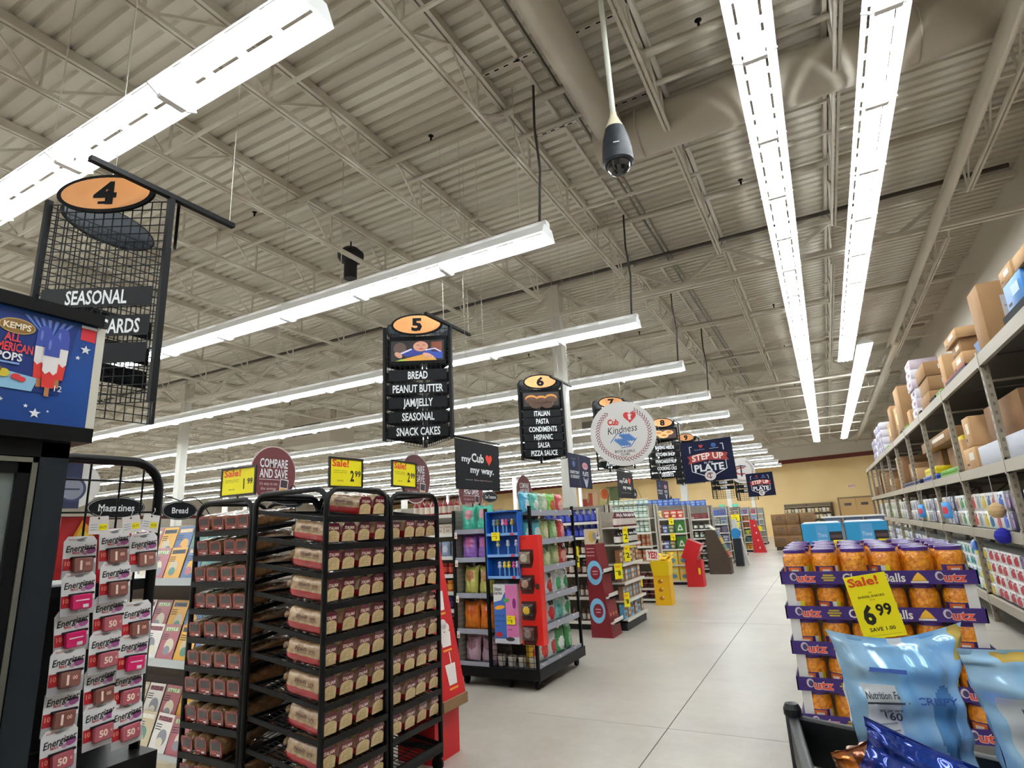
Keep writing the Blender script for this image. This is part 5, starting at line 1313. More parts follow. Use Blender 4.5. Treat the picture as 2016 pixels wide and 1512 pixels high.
for k, x in enumerate((-3.56, -4.98)):
    t = thing('wall_shelving', 'low brown stocked shelves against the far wall, %s from the doors' % nth(k+1), 'shelving', BM @ T(x, -.5, 0)); o = MB(); o.box((-.7, 0, 0), (.7, .44, 2.05), P('#6A5A44', .6)); o.build('carcass', t)
    for z in (.3, .7, 1.1, 1.5, 1.85): o = MB(); o.box((-.7, -.3, z-.03), (.7, 0, z), P('#B8A88A', .5)); o.build('shelf', t)
    for r, z in enumerate((.3, .7, 1.1, 1.5)):
        for i in range(6): put(g_box(['#8A6A3A', '#C8A860', '#4A3A2A', '#B8B0A0'][(i+r+k) % 4], '#D8D0C0', .19, .2, .24), BM @ T(x-.55+.22*i, -.65, z+.002), '%s box from the left, %s shelf up, %s far wall shelves' % (nth(i+1), nth(r+1), nth(k+1)), 'carton', 'boxes on the far wall shelves')
# ================================================================ snack island at the gondola end
t = thing('snack_island', 'black wheeled snack island of bagged candy and chips', 'display', T(-3.25, 6.15, 0))
bx = .5; ib = BLACK; railg = P('#9A9CA8', .4)
o = MB(); o.box((-.50, -.62, .10), (.50, .6, .20), ib); o.build('base', t)
for x in (-.42, .12, .42):
    for y in (-.52, .5): o = MB(); o.lathe([(.045, -.014), (.05, -.01), (.05, .01), (.045, .014)], MATTE, 14, T(x, y, .05) @ RY(PI/2)); o.box((x-.02, y-.02, .05), (x+.02, y+.02, .1), ib); o.build('caster', t)
for x, y in ((-.49, -.6), (-.07, -.6), (.47, -.6), (.47, .57), (-.49, .57)): o = MB(); o.box((x-.015, y-.015, .2), (x+.015, y+.015, 1.80), ib); o.build('post', t)
gw = mat('grey_wire_back', '#9A958A', .5)
o = MB(); o.box((-.46, -.22, .2), (-.05, -.2, 1.8), gw)
for k in range(32): o.box((-.46, -.223, .22+.05*k), (-.05, -.22, .224+.05*k), P('#6E695F', .6))
o.box((-.485, -.6, .2), (-.475, -.2, 1.8), gw)
for k in range(32): o.box((-.475, -.6, .22+.05*k), (-.472, -.2, .224+.05*k), P('#6E695F', .6))
o.build('slatted_back', t)
o = MB(); o.box((-.04, -.2, .2), (.1, .55, 1.78), P('#3A3A3C', .6)); o.build('core_panel', t)
for z in (.2, .52, .88, 1.25, 1.55):
    o = MB(); o.box((-.47, -.6, z), (-.06, -.22, z+.015), P('#7A7A80', .5)); s = o.build('shelf', t)
    o = MB(); o.box((-.47, -.612, z-.01), (-.06, -.6, z+.04), railg); o.build('price_rail', s)
SZ = [.205, .55, .84, 1.135, 1.42, 1.725]
for z in SZ:
    o = MB(); o.box((.1, -.58, z-.015), (.46, .56, z), P('#7A7A80', .5)); s = o.build('shelf', t)
    o = MB(); o.box((.46, -.59, z-.03), (.475, .58, z+.03), railg); o.build('price_rail', s)
o = MB()
for k in range(9): o.box((-.05+.06*k, -.605, .2), (-.046+.06*k, -.60, .46), BLACK)
for k in range(6): o.box((-.06, -.605, .21+.05*k), (.46, -.60, .214+.05*k), BLACK)
o.build('wire_basket', t)
for i in range(4):
    put(g_bowl('#D8D4CC', '#C8B8A4', .05, .1), T(-3.24+.12*i, 5.64, .202), '%s white tub from the left in the wire basket of the island' % nth(i+1), 'tub', 'white tubs in the island basket')
# candy floss bags on the front shelves
cc = [('#4CC0A4', '#C8909C', 'mint', 1.57), ('#9A6AC0', '#C85A9A', 'violet', 1.27), ('#C8C468', '#B87A4A', 'lime', .9), ('#E07A1E', '#D86014', 'orange', .54), ('#C8A8B8', '#A87A8C', 'pale pink', .22)]
for r, (a, b, nm, z) in enumerate(cc):
    for i in range(2):
        pr = proto(('floss', a, i), lambda a=a, b=b, i=i: pouch_mb(.21, .31 if True else .3, .1, foil(a, .2), foil(b, .25), (.5, .62, .3, .2), seed=20+i, nu=18, nv=22, flare=.16, sag=.1, wr_=1.5, crimp=.07).build('candy_bag'))
        put(pr, T(-3.6+.2*i, 5.66, z) @ RZ(random.uniform(-.15, .15)) @ RX(-.1) @ S(1, 1, [.95, .93, 1.0, .98, .9][r]), '%s %s candy bag on the front left of the snack island' % (['left', 'right'][i], nm), 'bag', 'candy bags on the island front')
# price labels on the island front
for k, z in enumerate((1.55, 1.25, .88, .52, .2)):
    o = MB(); o.M = face((-3.70, 5.525, z-.02), (1, 0, 0)); o.rect(0, 0, .035, .07, P('#EEE6E0')); o.rect(0, -.012, .02, .025, P('#D88A70'), .0006); o.box((-.0175, -.035, -.003), (.0175, .035, -.0005), P('#EEE6E0')); tag(o.build('shelf_label'), 'white shelf label on the %s front shelf of the snack island' % nth(k+1), 'label', 'white labels on the island front')
# chip bags on the aisle side
rows_ = [[('#E0B82E', '#C8382E'), ('#D8DAD8', '#C8302A'), ('#D0D4D0', '#B02A28'), ('#4A9A5A', '#D8E0D8'), ('#3A8A4A', '#8AB88A')],
         [('#E2E0DC', '#E0A82E'), ('#E4E2DE', '#D89A28'), ('#DCDCDA', '#C02A2A'), ('#8AC0B8', '#4A9A88'), ('#C8D8C8', '#3A8A58')],
         [('#E0E0DC', '#8A9A3A'), ('#E2E2DE', '#7A8A34'), ('#D8D8D6', '#B83030'), ('#E0E4E0', '#3A9A5A'), ('#DCE2DC', '#2E8A50')],
         [('#D8DEE8', '#3A5A9A'), ('#DDE2EA', '#34528E'), ('#A8C08A', '#D0C8A0'), ('#98B47A', '#C8C090'), ('#D05048', '#E0A090')],
         [('#3AA0B0', '#A8C8CC'), ('#44A8BC', '#B8D0D0'), ('#A8B878', '#D0C8A0'), ('#8AB070', '#B8C898'), ('#D04444', '#E08A80')],
         [('#4FA8C8', '#C8DCE0'), ('#5AAEA0', '#D0DCD0'), ('#A8C0A0', '#D8DCC8'), ('#7CC04A', '#C05A40'), ('#C84A50', '#E0A8A0')]]
for r, cs in enumerate(rows_):
    for i, (a, b) in enumerate(cs):
        hh = [.28, .27, .27, .25, .25, .24][r]
        dk = foil('#22242A', .3)
        pr = proto(('chip', a, b, hh), lambda a=a, b=b, hh=hh, r=r, i=i: pouch_mb(.21, hh, .09, foil(a, .2), foil(b, .25), (.5, .36, .34, .26), seed=40+r*5+i, nu=18, nv=20, flare=.13, sag=.07, wr_=1.5, crimp=.06, extra=[(.3, .7, .66, .84, dk)] if 0 < r < 4 and i != 3 else ()).build('chip_bag'))
        put(pr, T(-2.89, 5.68+.225*i+random.uniform(-.01, .01), SZ[r]+.002) @ RZ(PI/2+random.uniform(-.2, .2)) @ RX(-.08), '%s chip bag from near end, %s side shelf, snack island' % (nth(i+1), ['bottom', 'second lowest', 'third lowest', 'third highest', 'second highest', 'top'][r]), 'bag', 'chip bags on the island side')
for r, z in enumerate(SZ):
    for q in range(3):
        o = MB(); o.M = face((-2.772, 5.66+.42*q+.03*r, z+.03), (.25, 1, 0), (.35, 0, 1)); o.box((-.016, -.09, 0), (.016, 0, .002), P('#F2EEE4')); o.rect(0, -.06, .028, .04, P('#EBB54A'), .0026)
        tag(o.build('shelf_label'), '%s tilted label along the %s side rail of the snack island' % (nth(q+1), ['bottom', 'second lowest', 'third lowest', 'third highest', 'second highest', 'top'][r]), 'label', 'tilted labels on the island side')
# blue spoon-toy display
bd = P('#1668C8', .4); bd2 = P('#0E4C9C', .45)
t = thing('toy_display', 'blue cardboard display of toy topped candy sticks hung on the island', 'display', T(-3.05, 5.42, 1.07))
o = MB(); o.box((-.195, .10, 0), (.195, .118, .69), bd2); o.box((-.195, -.0, 0), (-.185, .1, .69), bd); o.box((.185, -.0, 0), (.195, .1, .69), bd); o.box((-.195, 0, .68), (.195, .11, .69), bd)
for z in (0, .215, .43): o.box((-.19, 0, z), (.19, .1, z+.008), bd); o.box((-.19, 0, z), (.19, .006, z+.035), P('#7CA8E0', .4)); o.ell(.12, z+.02, .025, .014, P('#C83A4A'), .0, 12, M=T(0, -.0015, 0) @ RX(PI/2))
o.build('tray_box', t)
n = 0
for zr, xs in ((.44, (-.12, -.075, -.01, .03, .1)), (.225, (-.08, .04, .14)), (.01, (-.07, -.01, .04, .1, .14))):
    for x in xs:
        n += 1; c = ['#8AA8C0', '#7A7A4A', '#E0A8C0', '#D84A8A', '#B89A3A', '#C8C890', '#C8D4EC', '#B8C4E0', '#C0CCE8', '#E8D040', '#E4CC3A', '#C84A8A', '#C8D0E8'][n-1]
        s = thing('candy_stick', '%s candy stick counted from the upper left of the blue toy display' % nth(n), 'candy', T(-3.05+x, 5.47, 1.07+zr), 'candy sticks in the blue display')
        o = MB(); o.cyl((0, 0, 0), (0, 0, .1), .009, P('#6AB0E8', .3), 8); o.build('stick', s); o = MB(); o.lathe([(.0, .095), (.018, .105), (.022, .12), (.014, .14), (.02, .15), (.012, .165), (0, .17)], P(c, .4), 10); o.build('topper', s)
# red and pink-blue hanging card displays
t = thing('activity_display', 'pink and blue activity pack board hung below the blue display', 'display', T(-3.06, 5.45, .45))
o = MB(); o.box((-.14, 0, 0), (.14, .092, .57), P('#E0DCE0')); o.M = face((0, -.001, .285), (1, 0, 0)); o.rect(-.07, -.02, .14, .45, P('#3A6AB8')); o.rect(.07, .03, .14, .5, P('#D87AB0')); o.poly([(-.14, .285), (.0, .285), (.0, .22), (-.05, .13), (-.14, .11)], P('#E8E8E6'), M=T(0, 0, .001))
o.text('Giant', -.085, .24, .03, P('#2A2A3A'), .002, wfit=.09, bold=.02); o.text('Grab Pack', -.085, .2, .03, P('#2A2A3A'), .002, wfit=.1, bold=.02); o.ell(-.07, .06, .06, .02, P('#E89A2A'), .002, a=.15); o.ell(.01, .13, .035, .022, P('#5AA05A'), .002); o.ell(.1, .1, .02, .05, P('#8A2A7A'), .002)
for k in range(10): o.ell(.03+.025*(k % 4), -.05-.05*(k//4), .008, .01, P('#8A3A8A'), .002, 8); o.ell(-.12+.03*(k % 4), -.02-.05*(k//4), .008, .01, P('#24488C'), .002, 8)
o.ell(-.09, -.2, .04, .025, P('#B82A2A'), .002); o.rect(.0, -.26, .25, .045, P('#C8CCD4'), .001); o.ell(.04, -.24, .05, .02, P('#3A3A44'), .002); o.build('board', t)
t = thing('chocolate_display', 'tall red cardboard display with four windows hung on the island', 'display', T(-2.78, 5.44, .45))
o = MB(); o.box((-.10, 0, 0), (.125, .1, 1.05), P('#D81E14', .4)); o.box((.125, -.0, 0), (.135, .1, 1.04), P('#E0241A', .4)); o.build('body', t)
for k, y in enumerate((.33, .08, -.17, -.40)): o = MB(); o.M = face((0, -.001, .5), (1, 0, 0)); o.poly([(-.085, y-.1), (.05, y-.1), (.075, y-.02), (.075, y+.08), (-.085, y+.08)], P('#4A1612', .5)); o.build('window', t)
o = MB(); o.M = face((0, -.001, .5), (1, 0, 0))
o.ell(.1, .05, .022, .03, P('#2A1A1A'), .001); o.rect(-.03, .52, .05, .012, P('#8A1410'), 0); o.build('printed_badge', t)
for k, z in enumerate((.72, .47, .22, -.0)):
    put(proto(('choc', k), lambda k=k: pouch_mb(.13, .12, .05, foil(['#7A6A5A', '#3A2020', '#2A1A1E', '#4A1E1A'][k], .2), foil(['#A8A090', '#A88A7A', '#C8A83A', '#8A7A70'][k]), (.5, .5, .3, .3), seed=80+k, nu=10, nv=10).build('chocolate_bag')), T(-2.79, 5.40, .50+z), '%s chocolate bag from the top in the tall red display' % nth(k+1), 'bag', 'chocolate bags in the red display')
for k, (x, y, z) in enumerate(((-3.12, 5.405, 1.545), (-2.79, 5.425, 1.33), (-3.0, 5.435, .72))):
    shelf_tag('yellow sale tag on the %s' % ['blue toy display of the island', 'tall red chocolate display', 'pink and blue activity board'][k], face((x, y, z), (1, -.05, 0)), .1, .085, '2')
# ================================================================ pallet of orange snack barrels
pur = P('#3B2272', .5); wht = P('#E8E6E4', .5)
balls = mat('cheese_balls', '#F5A322', .3, coat=.8, noise=(42, '#CE700E', 2), bump=(75, .9))
lidm = P('#4A2A7E', .3, .4)
t = thing('snack_pallet', 'purple trayed pallet display of orange snack barrels', 'display', T(.182, 4.42, 0))
o = MB(); o.box((-.5, .02, 0), (.5, 1.2, .06), P('#8A6A44', .8)); o.build('pallet', t)
o = MB(); o.box((-.46, .2, .06), (.46, 1.16, 1.12), wht)
for x in (-.515, .46): o.box((x, .01, .06), (x+.055, .06, 1.13), wht); o.box((x, 1.15, .06), (x+.055, 1.2, 1.13), wht)
o.build('corner_post', t)
TZ = [.06, .275, .49, .705, .92, 1.135]
for k, z in enumerate(TZ):
    o = MB(); o.box((-.52, .0, z-.004), (.52, 1.21, z), wht); o.box((-.535, -.012, z-.005), (.535, -.004, z+.075), pur); o.box((-.535, 1.21, z-.005), (.535, 1.218, z+.075), pur)
    for x in (-.535, .527): o.box((x, -.012, z-.005), (x+.008, 1.218, z+.075), pur)
    tr = o.build('tray', t)
    o = MB(); o.M = face((0, -.0125, z+.035), (1, 0, 0)); q = .001
    for x in (-.4, .4):
        o.text('utz', x+.02, 0, .048, P('#F2D8D0'), q, wfit=.115, bold=.06); o.text('utz', x+.02, 0, .046, P('#E0523E'), q+.0006, wfit=.11, bold=.03)
        o.ell(x-.055, .008, .022, .026, P('#C8C0CC'), q); o.ell(x-.052, .006, .014, .018, P('#4A3A6A'), q+.0006)
    o.text('Cheese Balls', 0, 0, .05, P('#EDE6DE'), q, wfit=.34, bold=.02)
    for dy in (.015, 0, -.015): o.rect(-.25, dy, .08-.02*abs(dy)/.015, .01, P('#B8A030'), q)
    o.poly([(.2, -.02), (.28, -.02), (.262, .008), (.24, .03), (.218, .008)], P('#E8B030'), M=T(0, 0, q)); o.rect(.24, -.027, .09, .01, P('#E0DCD8'), q)
    o.build('lettering', tr)
def make_jar():
    t = thing('snack_jar', 'x', 'jar', ID, 'orange snack barrels'); r = .08
    o = MB(); o.lathe([(r*.9, 0), (r, .01), (r, .13), (r*.99, .15), (r*.95, .168), (r*.86, .182), (r*.84, .19)], balls, 24); o.build('jar', t)
    o = MB(); o.lathe([(r*.88, .188), (r*.89, .206), (r*.85, .211), (r*.8, .209), (0, .209)], lidm, 24); o.build('lid', t)
    o = MB(); rr = r*1.012; n = 16
    for a0, a1, c in ((-1.1, -.75, '#3B2272'), (-.75, .25, '#B8481E'), (.25, .5, '#3B2272'), (.5, .8, '#D8D6D4'), (.8, 1.1, '#E0D400')):
        k = 5; vs = []
        for i in range(k+1):
            a = a0+(a1-a0)*i/k - PI/2
            for zz in (.022, .105): vs.append((rr*math.cos(a), rr*math.sin(a), zz))
        o.add(vs, [(2*i, 2*i+2, 2*i+3, 2*i+1) for i in range(k)], P(c, .35, .3), True)
    for a0, a1, z0, z1, c in ((-.72, .22, .03, .098, '#D8641E'), (-.5, .05, .05, .085, '#E8D8C8'), (-.75, .25, .098, .105, '#3B2272')):
        k = 5; vs = []
        for i in range(k+1):
            a = a0+(a1-a0)*i/k - PI/2
            for zz in (z0, z1): vs.append((rr*1.004*math.cos(a)*(1.003 if c == '#E8D8C8' else 1), rr*1.004*math.sin(a)*(1.003 if c == '#E8D8C8' else 1), zz))
        o.add(vs, [(2*i, 2*i+2, 2*i+3, 2*i+1) for i in range(k)], P(c, .35, .3), True)
    o.build('label', t)
    return t
jar0 = make_jar(); jf = [False]
for k, z in enumerate(TZ):
    if k == 0: continue
    top = k == 5
    for r in range(7 if top else 1):
        for i in range(6):
            lab = ('%s barrel from the left in the %s row back on top of the purple pallet' % (nth(i+1), nth(r+1))) if top else '%s barrel from the left in the %s tray down of the purple pallet' % (nth(i+1), nth(6-k))
            place(jar0, jf, T(.182-.43+.172*i+(random.uniform(-.018, .018) if r else 0), 4.42+.09+.172*r, z+.001) @ RZ(random.choice([-.9, -.4, .1, .3, 2.6, 2.0, -.1])) @ S(1, 1, 1.0 if top else .97), lab)
t = thing('price_card', 'big yellow Sale 6.99 card clipped to the purple trays', 'price tag', face((.16, 4.39, 1.005), (1, .06, .04), (.02, -.06, 1)) @ RZ(.12))
o = MB(); w, h = .235, .375; o.box((-w/2, -h/2, -.002), (w/2, h/2, 0), YEL); q = .001
o.text('Sale!', -w*.08, h*.4, h*.13, P('#DC4A1A'), q, wfit=w*.72, bold=.03); o.text('utz', 0, h*.22, h*.03, P('#6A6410'), q); o.text('BARREL SNACKS', 0, h*.155, h*.035, P('#5A5410'), q, wfit=w*.62, bold=.02); o.text('23 oz', 0, h*.1, h*.025, P('#6A6410'), q)
o.text('6', -w*.2, -h*.13, h*.28, P('#15150E'), q, bold=.04, sx=.85); o.text('99', w*.18, -h*.07, h*.17, P('#15150E'), q, wfit=w*.36, bold=.03); o.text('SAVE 1.00', w*.0, -h*.36, h*.055, P('#2A2A10'), q, wfit=w*.6, bold=.02); o.rect(0, -h*.455, w*.8, .002, P('#A8A020'), q)
o.build('card', t)
# ================================================================ pallets farther up the aisle
bb = P('#2E9AD0', .4); bb2 = P('#5AA4D8', .4); bd3 = P('#1A5A80', .4)
t = thing('cookie_pallet', 'bright blue cardboard pallet display with dark topped boxes', 'display', T(.14, 9.0, 0))
o = MB(); o.box((-.5, .05, 0), (.5, 1.0, .9), P('#6A5A44', .7)); o.build('pallet', t)
for k, x in enumerate((-.5, .02)):
    o = MB(); o.box((x, 0, .9), (x+.48, .5, 1.42), bb); o.box((x+.02, .02, 1.42), (x+.46, .9, 1.43), P('#DDE6EA'))
    o.M = face((x+.24, -.001, 1.15), (1, 0, 0))
    for i, c in enumerate((bb, bb2, bd3)): pass
    o.rect(-.14, -.12, .18, .2, bd3, 0); o.rect(.0, .0, .14, .5, bb2, .0005); o.text('Thins', .0, .12, .05, P('#D8E8F4'), .001, wfit=.11); o.rect(.0, .04, .11, .03, P('#C8D8E8'), .001); o.ell(.0, -.15, .05, .03, P('#20486A'), .001)
    o.rect(.16, .1, .15, .12, P('#2A2426'), .001); o.rect(.16, .1, .13, .04, P('#5A4448'), .0015); o.rect(.16, -.15, .13, .16, P('#1A3A4A'), .001); o.build('blue_box', t)
for lb, x, w_ in (('yellow 5 tag on the left blue cookie box', .14-.08, .12), ('yellow 5 tag on the right blue cookie box', .14+.43, .12)): shelf_tag(lb, face((x, 8.985, 1.2), (1, 0, 0)), w_, .2, '5')
shelf_tag('small yellow tag low on the blue cookie pallet', face((.3, 8.985, 1.1), (1, 0, 0)), .1, .07, '5')
put(g_pouch('#E8A020', '#D87A10', .16, .14, .1, 11), T(.75, 9.0, 1.02), 'orange bag at the right edge of the blue cookie pallet', 'bag', 'loose orange bag'); o = MB(); o.box((.66, 8.95, 0), (.84, 9.3, 1.018), P('#6A5A44', .7)); tag(o.build('carton_stack'), 'plain carton column carrying the orange bag', 'carton')
cb = mat('cardboard', '#A07A52', .8, noise=(3, '#94704A')); cbd = mat('cardboard_brown', '#8A6440', .8, noise=(3, '#7C5838')); cbl = mat('cardboard_pale', '#C29B6E', .8, noise=(3, '#B48C60'))
def carton(label, lo, hi, m=None, lab=None, side='x', group='cartons', tape=True, M=ID, cat='carton'):
    """cardboard box with tape and optional white label; side = the face carrying the label"""
    m = m or cb
    t = thing('carton', label, cat, M, group)
    o = MB(); o.rbox(lo, hi, m, .006, n=1)
    x0, y0, z0 = lo; x1, y1, z1 = hi
    if tape: o.box((x0+.002, (y0+y1)/2-.02, z1), (x1-.002, (y0+y1)/2+.02, z1+.0008), P('#C8AA7C', .4))
    o.build('box', t)
    if lab:
        o = MB(); w = .0012
        if 'x' in side: o.M = face((x0-w, (y0+y1)/2, (z0+z1)/2), (0, -1, 0)); W, H = y1-y0, z1-z0; o.rect(W*.1, H*.1, W*.4, H*.35, P(lab, .5)); o.rect(-W*.3, -H*.25, W*.2, H*.1, P('#5A4430', .7))
        if 'y' in side: o.M = face(((x0+x1)/2, y0-w, (z0+z1)/2), (1, 0, 0)); W, H = x1-x0, z1-z0; o.rect(W*.05, H*.1, W*.42, H*.34, P(lab, .5)); o.rect(W*.05, H*.1, W*.34, H*.03, P('#8A8A90', .5), .0005)
        o.build('paper_label', t)
    return t
o = MB(); o.box((-2.2, 28.0, 0), (-.6, 29.2, .14), P('#3A2E22', .8)); tag(o.build('pallet'), 'dark pallet under the brown cartons at the far end of the aisle', 'pallet')
for r in range(3):
    for i in range(3):
        carton('%s brown carton from the left, %s layer up, far aisle pallet' % (nth(i+1), nth(r+1)), (-2.25+.57*i, 28.0, .142+.455*r), (-1.685+.57*i-(.03 if i == 1 else 0), 28.9, .59+.455*r), mat('cardboard_dark', '#8A6844', .8, noise=(3, '#7C5C3A')), '#6A5034', 'y', 'brown cartons on the far aisle pallet')
o = MB(); o.box((-.15, 14.0, 0), (1.0, 15.0, 1.2), P('#8A8478', .7)); tag(o.build('pallet'), 'grey pallet base under the grey blue trays in the aisle', 'pallet')
for i in range(3): put(g_box('#7A88B0', '#A8B4D0', .34, .4, .22), T(.05+.38*i, 14.3, 1.201), '%s grey blue tray from the left on the far aisle pallet' % nth(i+1), 'carton', 'grey blue trays on the far pallet')
o = MB(); o.box((-.15, 13.98, 1.424), (1.0, 14.6, 1.45), P('#E8ECEE')); tag(o.build('white_sheet'), 'white sheet lying over the grey blue trays', 'sheet')

# ================================================================ pallet racking along the right wall
XF, XB = 1.80, 2.86
post_m = mat('rack_beige_steel', '#8F8574', .5); beam_m = mat('rack_beam_steel', '#A79E8E', .45); dark_deck = P('#4A463F', .7)
t = thing('pallet_rack', 'long beige pallet rack running down the right wall', 'rack', T(XF, 0, 0))
PY = [.73+2.44*k for k in range(13)]
for y in PY:
    for x in (0.0, XB-XF):
        o = MB(); o.box((x-.035, y-.04, 0), (x+.035, y+.04, 3.12), post_m)
        if x == 0.0:
            for k in range(30): o.box((x-.036, y-.012, .12+.1*k), (x-.0352, y+.012, .16+.1*k), P('#6A6254', .7)); o.box((x-.012, y-.0405, .12+.1*k), (x+.012, y-.0402, .16+.1*k), P('#6A6254', .7))
        o.build('upright', t)
    o = MB()
    for z0, z1 in ((.3, 1.1), (1.1, 1.9), (1.9, 2.9)): o.bar((.03, y, z0), (XB-XF-.03, y, z1), .025, .025, post_m); o.bar((.03, y, z1), (XB-XF-.03, y, z1), .025, .025, post_m)
    o.build('brace', t)
LV = [(.24, .355), (1.13, 1.25), (1.895, 2.02), (3.08, 3.21)]
for k in range(12):
    a, b = PY[k]+.04, PY[k+1]-.04
    for z0, z1 in LV:
        o = MB(); o.box((-.045, a-.03, z0), (-.0, b+.03, z1), beam_m); o.box((-.05, a-.08, z0-.02), (.0, a-.03, z1+.03), beam_m); o.build('beam', t)
    o = MB()
    for z0, z1 in LV: o.box((XB-XF-.03, a, z0), (XB-XF+.03, b, z1), post_m)
    o.build('rear_beam', t)
    for z0, z1 in LV: o = MB(); o.box((0.0, a, z1-.02), (XB-XF, b, z1-.004), dark_deck); o.build('deck', t)
# paper goods
def pack(c1, c2, w=.3, h=.155, d=.32, c3=None):
    def f():
        o = MB(); o.rbox((-w/2, -d/2, 0), (w/2, d/2, h), P(c1, .35, .2), .03, n=2); o.M = face((0, -d/2-.001, h/2), (1, 0, 0))
        o.ell(-w*.05, -h*.1, w*.26, h*.3, P(c2, .4)); o.rect(w*.18, h*.25, w*.34, h*.18, P(c3 or c2, .4), .0005); o.rect(-w*.25, h*.3, w*.2, h*.1, P('#8A8A98', .4), .0005)
        o.ell(w*.25, -h*.12, w*.13, h*.25, P(c3 or c2, .4), .0006)
        return o.build('paper_pack')
    return proto(('pk', c1, c2, w, h, c3), f)
FX = XF+.19
def stack(pr, y0, n, z, lh, layers, pitch, what, where, group, every=1):
    for l in range(layers):
        for i in range(n):
            put(pr, T(FX+random.uniform(-.012, .008), y0+pitch*(i+.5), z+l*lh) @ RZ(-PI/2+random.uniform(-.02, .02)), '%s %s along, %s layer up, %s' % (nth(i+1), what, nth(l+1), where), 'paper pack', group)
A = pack('#F0EEEC', '#C81E3A', .3, .155, .34, '#B8243C'); B_ = pack('#EDEDE6', '#E8D020', .27, .155, .34, '#C8A84A'); C_ = pack('#EEF2F2', '#148A94', .24, .155, .34, '#1A9AA0'); D_ = pack('#4A3A7A', '#8A6AB0', .3, .155, .34, '#C8B8DC')
wb = 'bottom level of the wall rack'
stack(D_, 7.7, 3, .357, .157, 4, .32, 'purple pack', wb, 'purple packs'); stack(A, 8.72, 5, .357, .157, 4, .29, 'red dotted white pack', wb, 'red dotted packs'); stack(B_, 10.18, 3, .357, .157, 4, .28, 'yellow marked pack', wb, 'yellow packs'); stack(C_, 11.04, 5, .357, .157, 4, .26, 'teal banded pack', wb, 'teal packs')
E_ = pack('#E8ECF4', '#3A6AC8', .3, .155, .34, '#2A4A9A'); F_ = pack('#E4E4E0', '#7A9A4A', .3, .155, .34, '#8A7A5A')
for k, y in enumerate((12.4, 14.6, 17.0, 19.5, 22, 24.5, 27)):
    stack([E_, F_][k % 2], y, 5, .357, .2, 3, .42, ['blue marked pack', 'green marked pack'][k % 2], 'bay %s of the rack bottom' % nth(k+1), 'far bottom packs')
# second level: two layers of assorted packs
cols2 = [('#2A2A5A', '#6A4A9A', '#5AA03A', 'navy and lime pack'), ('#3A2A4E', '#8A6A9A', '#B8A8C8', 'dusky purple pack'), ('#E8ECF2', '#2A62C8', '#2A52B0', 'bright blue pack'), ('#EEE8E8', '#C02A34', '#A82A34', 'red striped pack'), ('#E6EEF0', '#1E6A8A', '#2A5A9A', 'round teal pack'), ('#EEEADA', '#E0C02A', '#C8A82A', 'yellow square pack'), ('#D8DCDC', '#8A9494', '#A8B0B0', 'grey pack'), ('#ECE4DE', '#C8504A', '#B84A44', 'coral pack')]
y = 8.12
for k, (a, b, c, nm) in enumerate(cols2):
    stack(pack(a, b, .27, .225, .34, c), y, 1, 1.252, .227, 2, .3, nm, 'second level above the red packs', 'second level packs'); y += .3
cols3 = [('#E8EEE8', '#3A8A4A', '#E0D040', 'green and white pack'), ('#EEF0EA', '#4A9A52', '#2A6A3A', 'leaf green pack'), ('#E6E8EA', '#8A7A8A', '#D8A88A', 'greyish pack'), ('#4A4A5E', '#8A8AA0', '#C8C8D8', 'slate pack'), ('#E0E0E4', '#5A6A8A', '#8A9AB0', 'steel blue pack'), ('#DCD8D8', '#7A7A80', '#A8A0A8', 'ash pack')]
for b, yb in enumerate((10.62, 13.05, 15.5, 17.95, 20.4, 22.8, 25.3)):
    yy = yb
    for k in range(6 if b < 2 else 4):
        a, bq, c, nm = cols3[(k+b) % 6]; w_ = .37 if b < 2 else .52
        stack(pack(a, bq, .34 if b < 2 else .46, .225, .34, c), yy, 1, 1.252, .227, 2, w_, nm, '%s bay on, second level' % nth(b+1), 'second level packs'); yy += w_
# clip strips hanging off the rack
for k, (y, z, c1, c2) in enumerate(((11.6, 1.62, '#3A8AD0', '#D02A3A'), (14.5, 1.6, '#3A8AD0', '#D02A3A'))):
    put(g_pouch(c1, c2, .2, .26, .08, 31), T(1.68, y, z-.26) @ RZ(-PI/2+.5), '%s blue and red pouch clipped to the wall rack' % ['nearer', 'farther'][k], 'pouch', 'blue pouches clipped to the rack'); o = MB(); o.cyl((1.70, y, z-.02), (1.75, y, 1.95), .003, P('#C8C8C8'), 5); tag(o.build('clip_strip'), 'thin clip strip holding the %s blue and red pouch' % ['nearer', 'farther'][k], 'clip strip')
o = MB(); o.cyl((1.70, 8.55, 1.9), (1.70, 8.55, 1.15), .003, P('#C8C8C8'), 5); tag(o.build('clip_strip'), 'thin clip strip holding a tan and a blue scrubber', 'clip strip')
for nm, z, c in (('tan scrubber ball', 1.50, '#C8A878'), ('navy scrubber ball', 1.22, '#1A1A9A')):
    o = MB(); o.lathe([(.0, 0), (.05, .012), (.08, .05), (.088, .09), (.07, .14), (.03, .17), (.006, .18)], mat('scrubber'+c[1:], c, .8, bump=(60, .8)), 14, T(1.70, 8.55, z-.1)); tag(o.build('scrubber'), 'round %s hanging on a clip strip of the wall rack' % nm, 'scrubber')
put(g_pouch('#4A7AC8', '#8A9AE0', .16, .14, .07, 33), T(1.70, 10.25, .95) @ RZ(-PI/2), 'small blue pouch hanging under the second rack level', 'pouch', 'small blue pouch'); o = MB(); o.cyl((1.70, 10.25, 1.08), (1.74, 10.25, 1.15), .003, P('#C8C8C8'), 5); tag(o.build('clip_strip'), 'short clip holding the small blue pouch', 'clip strip')
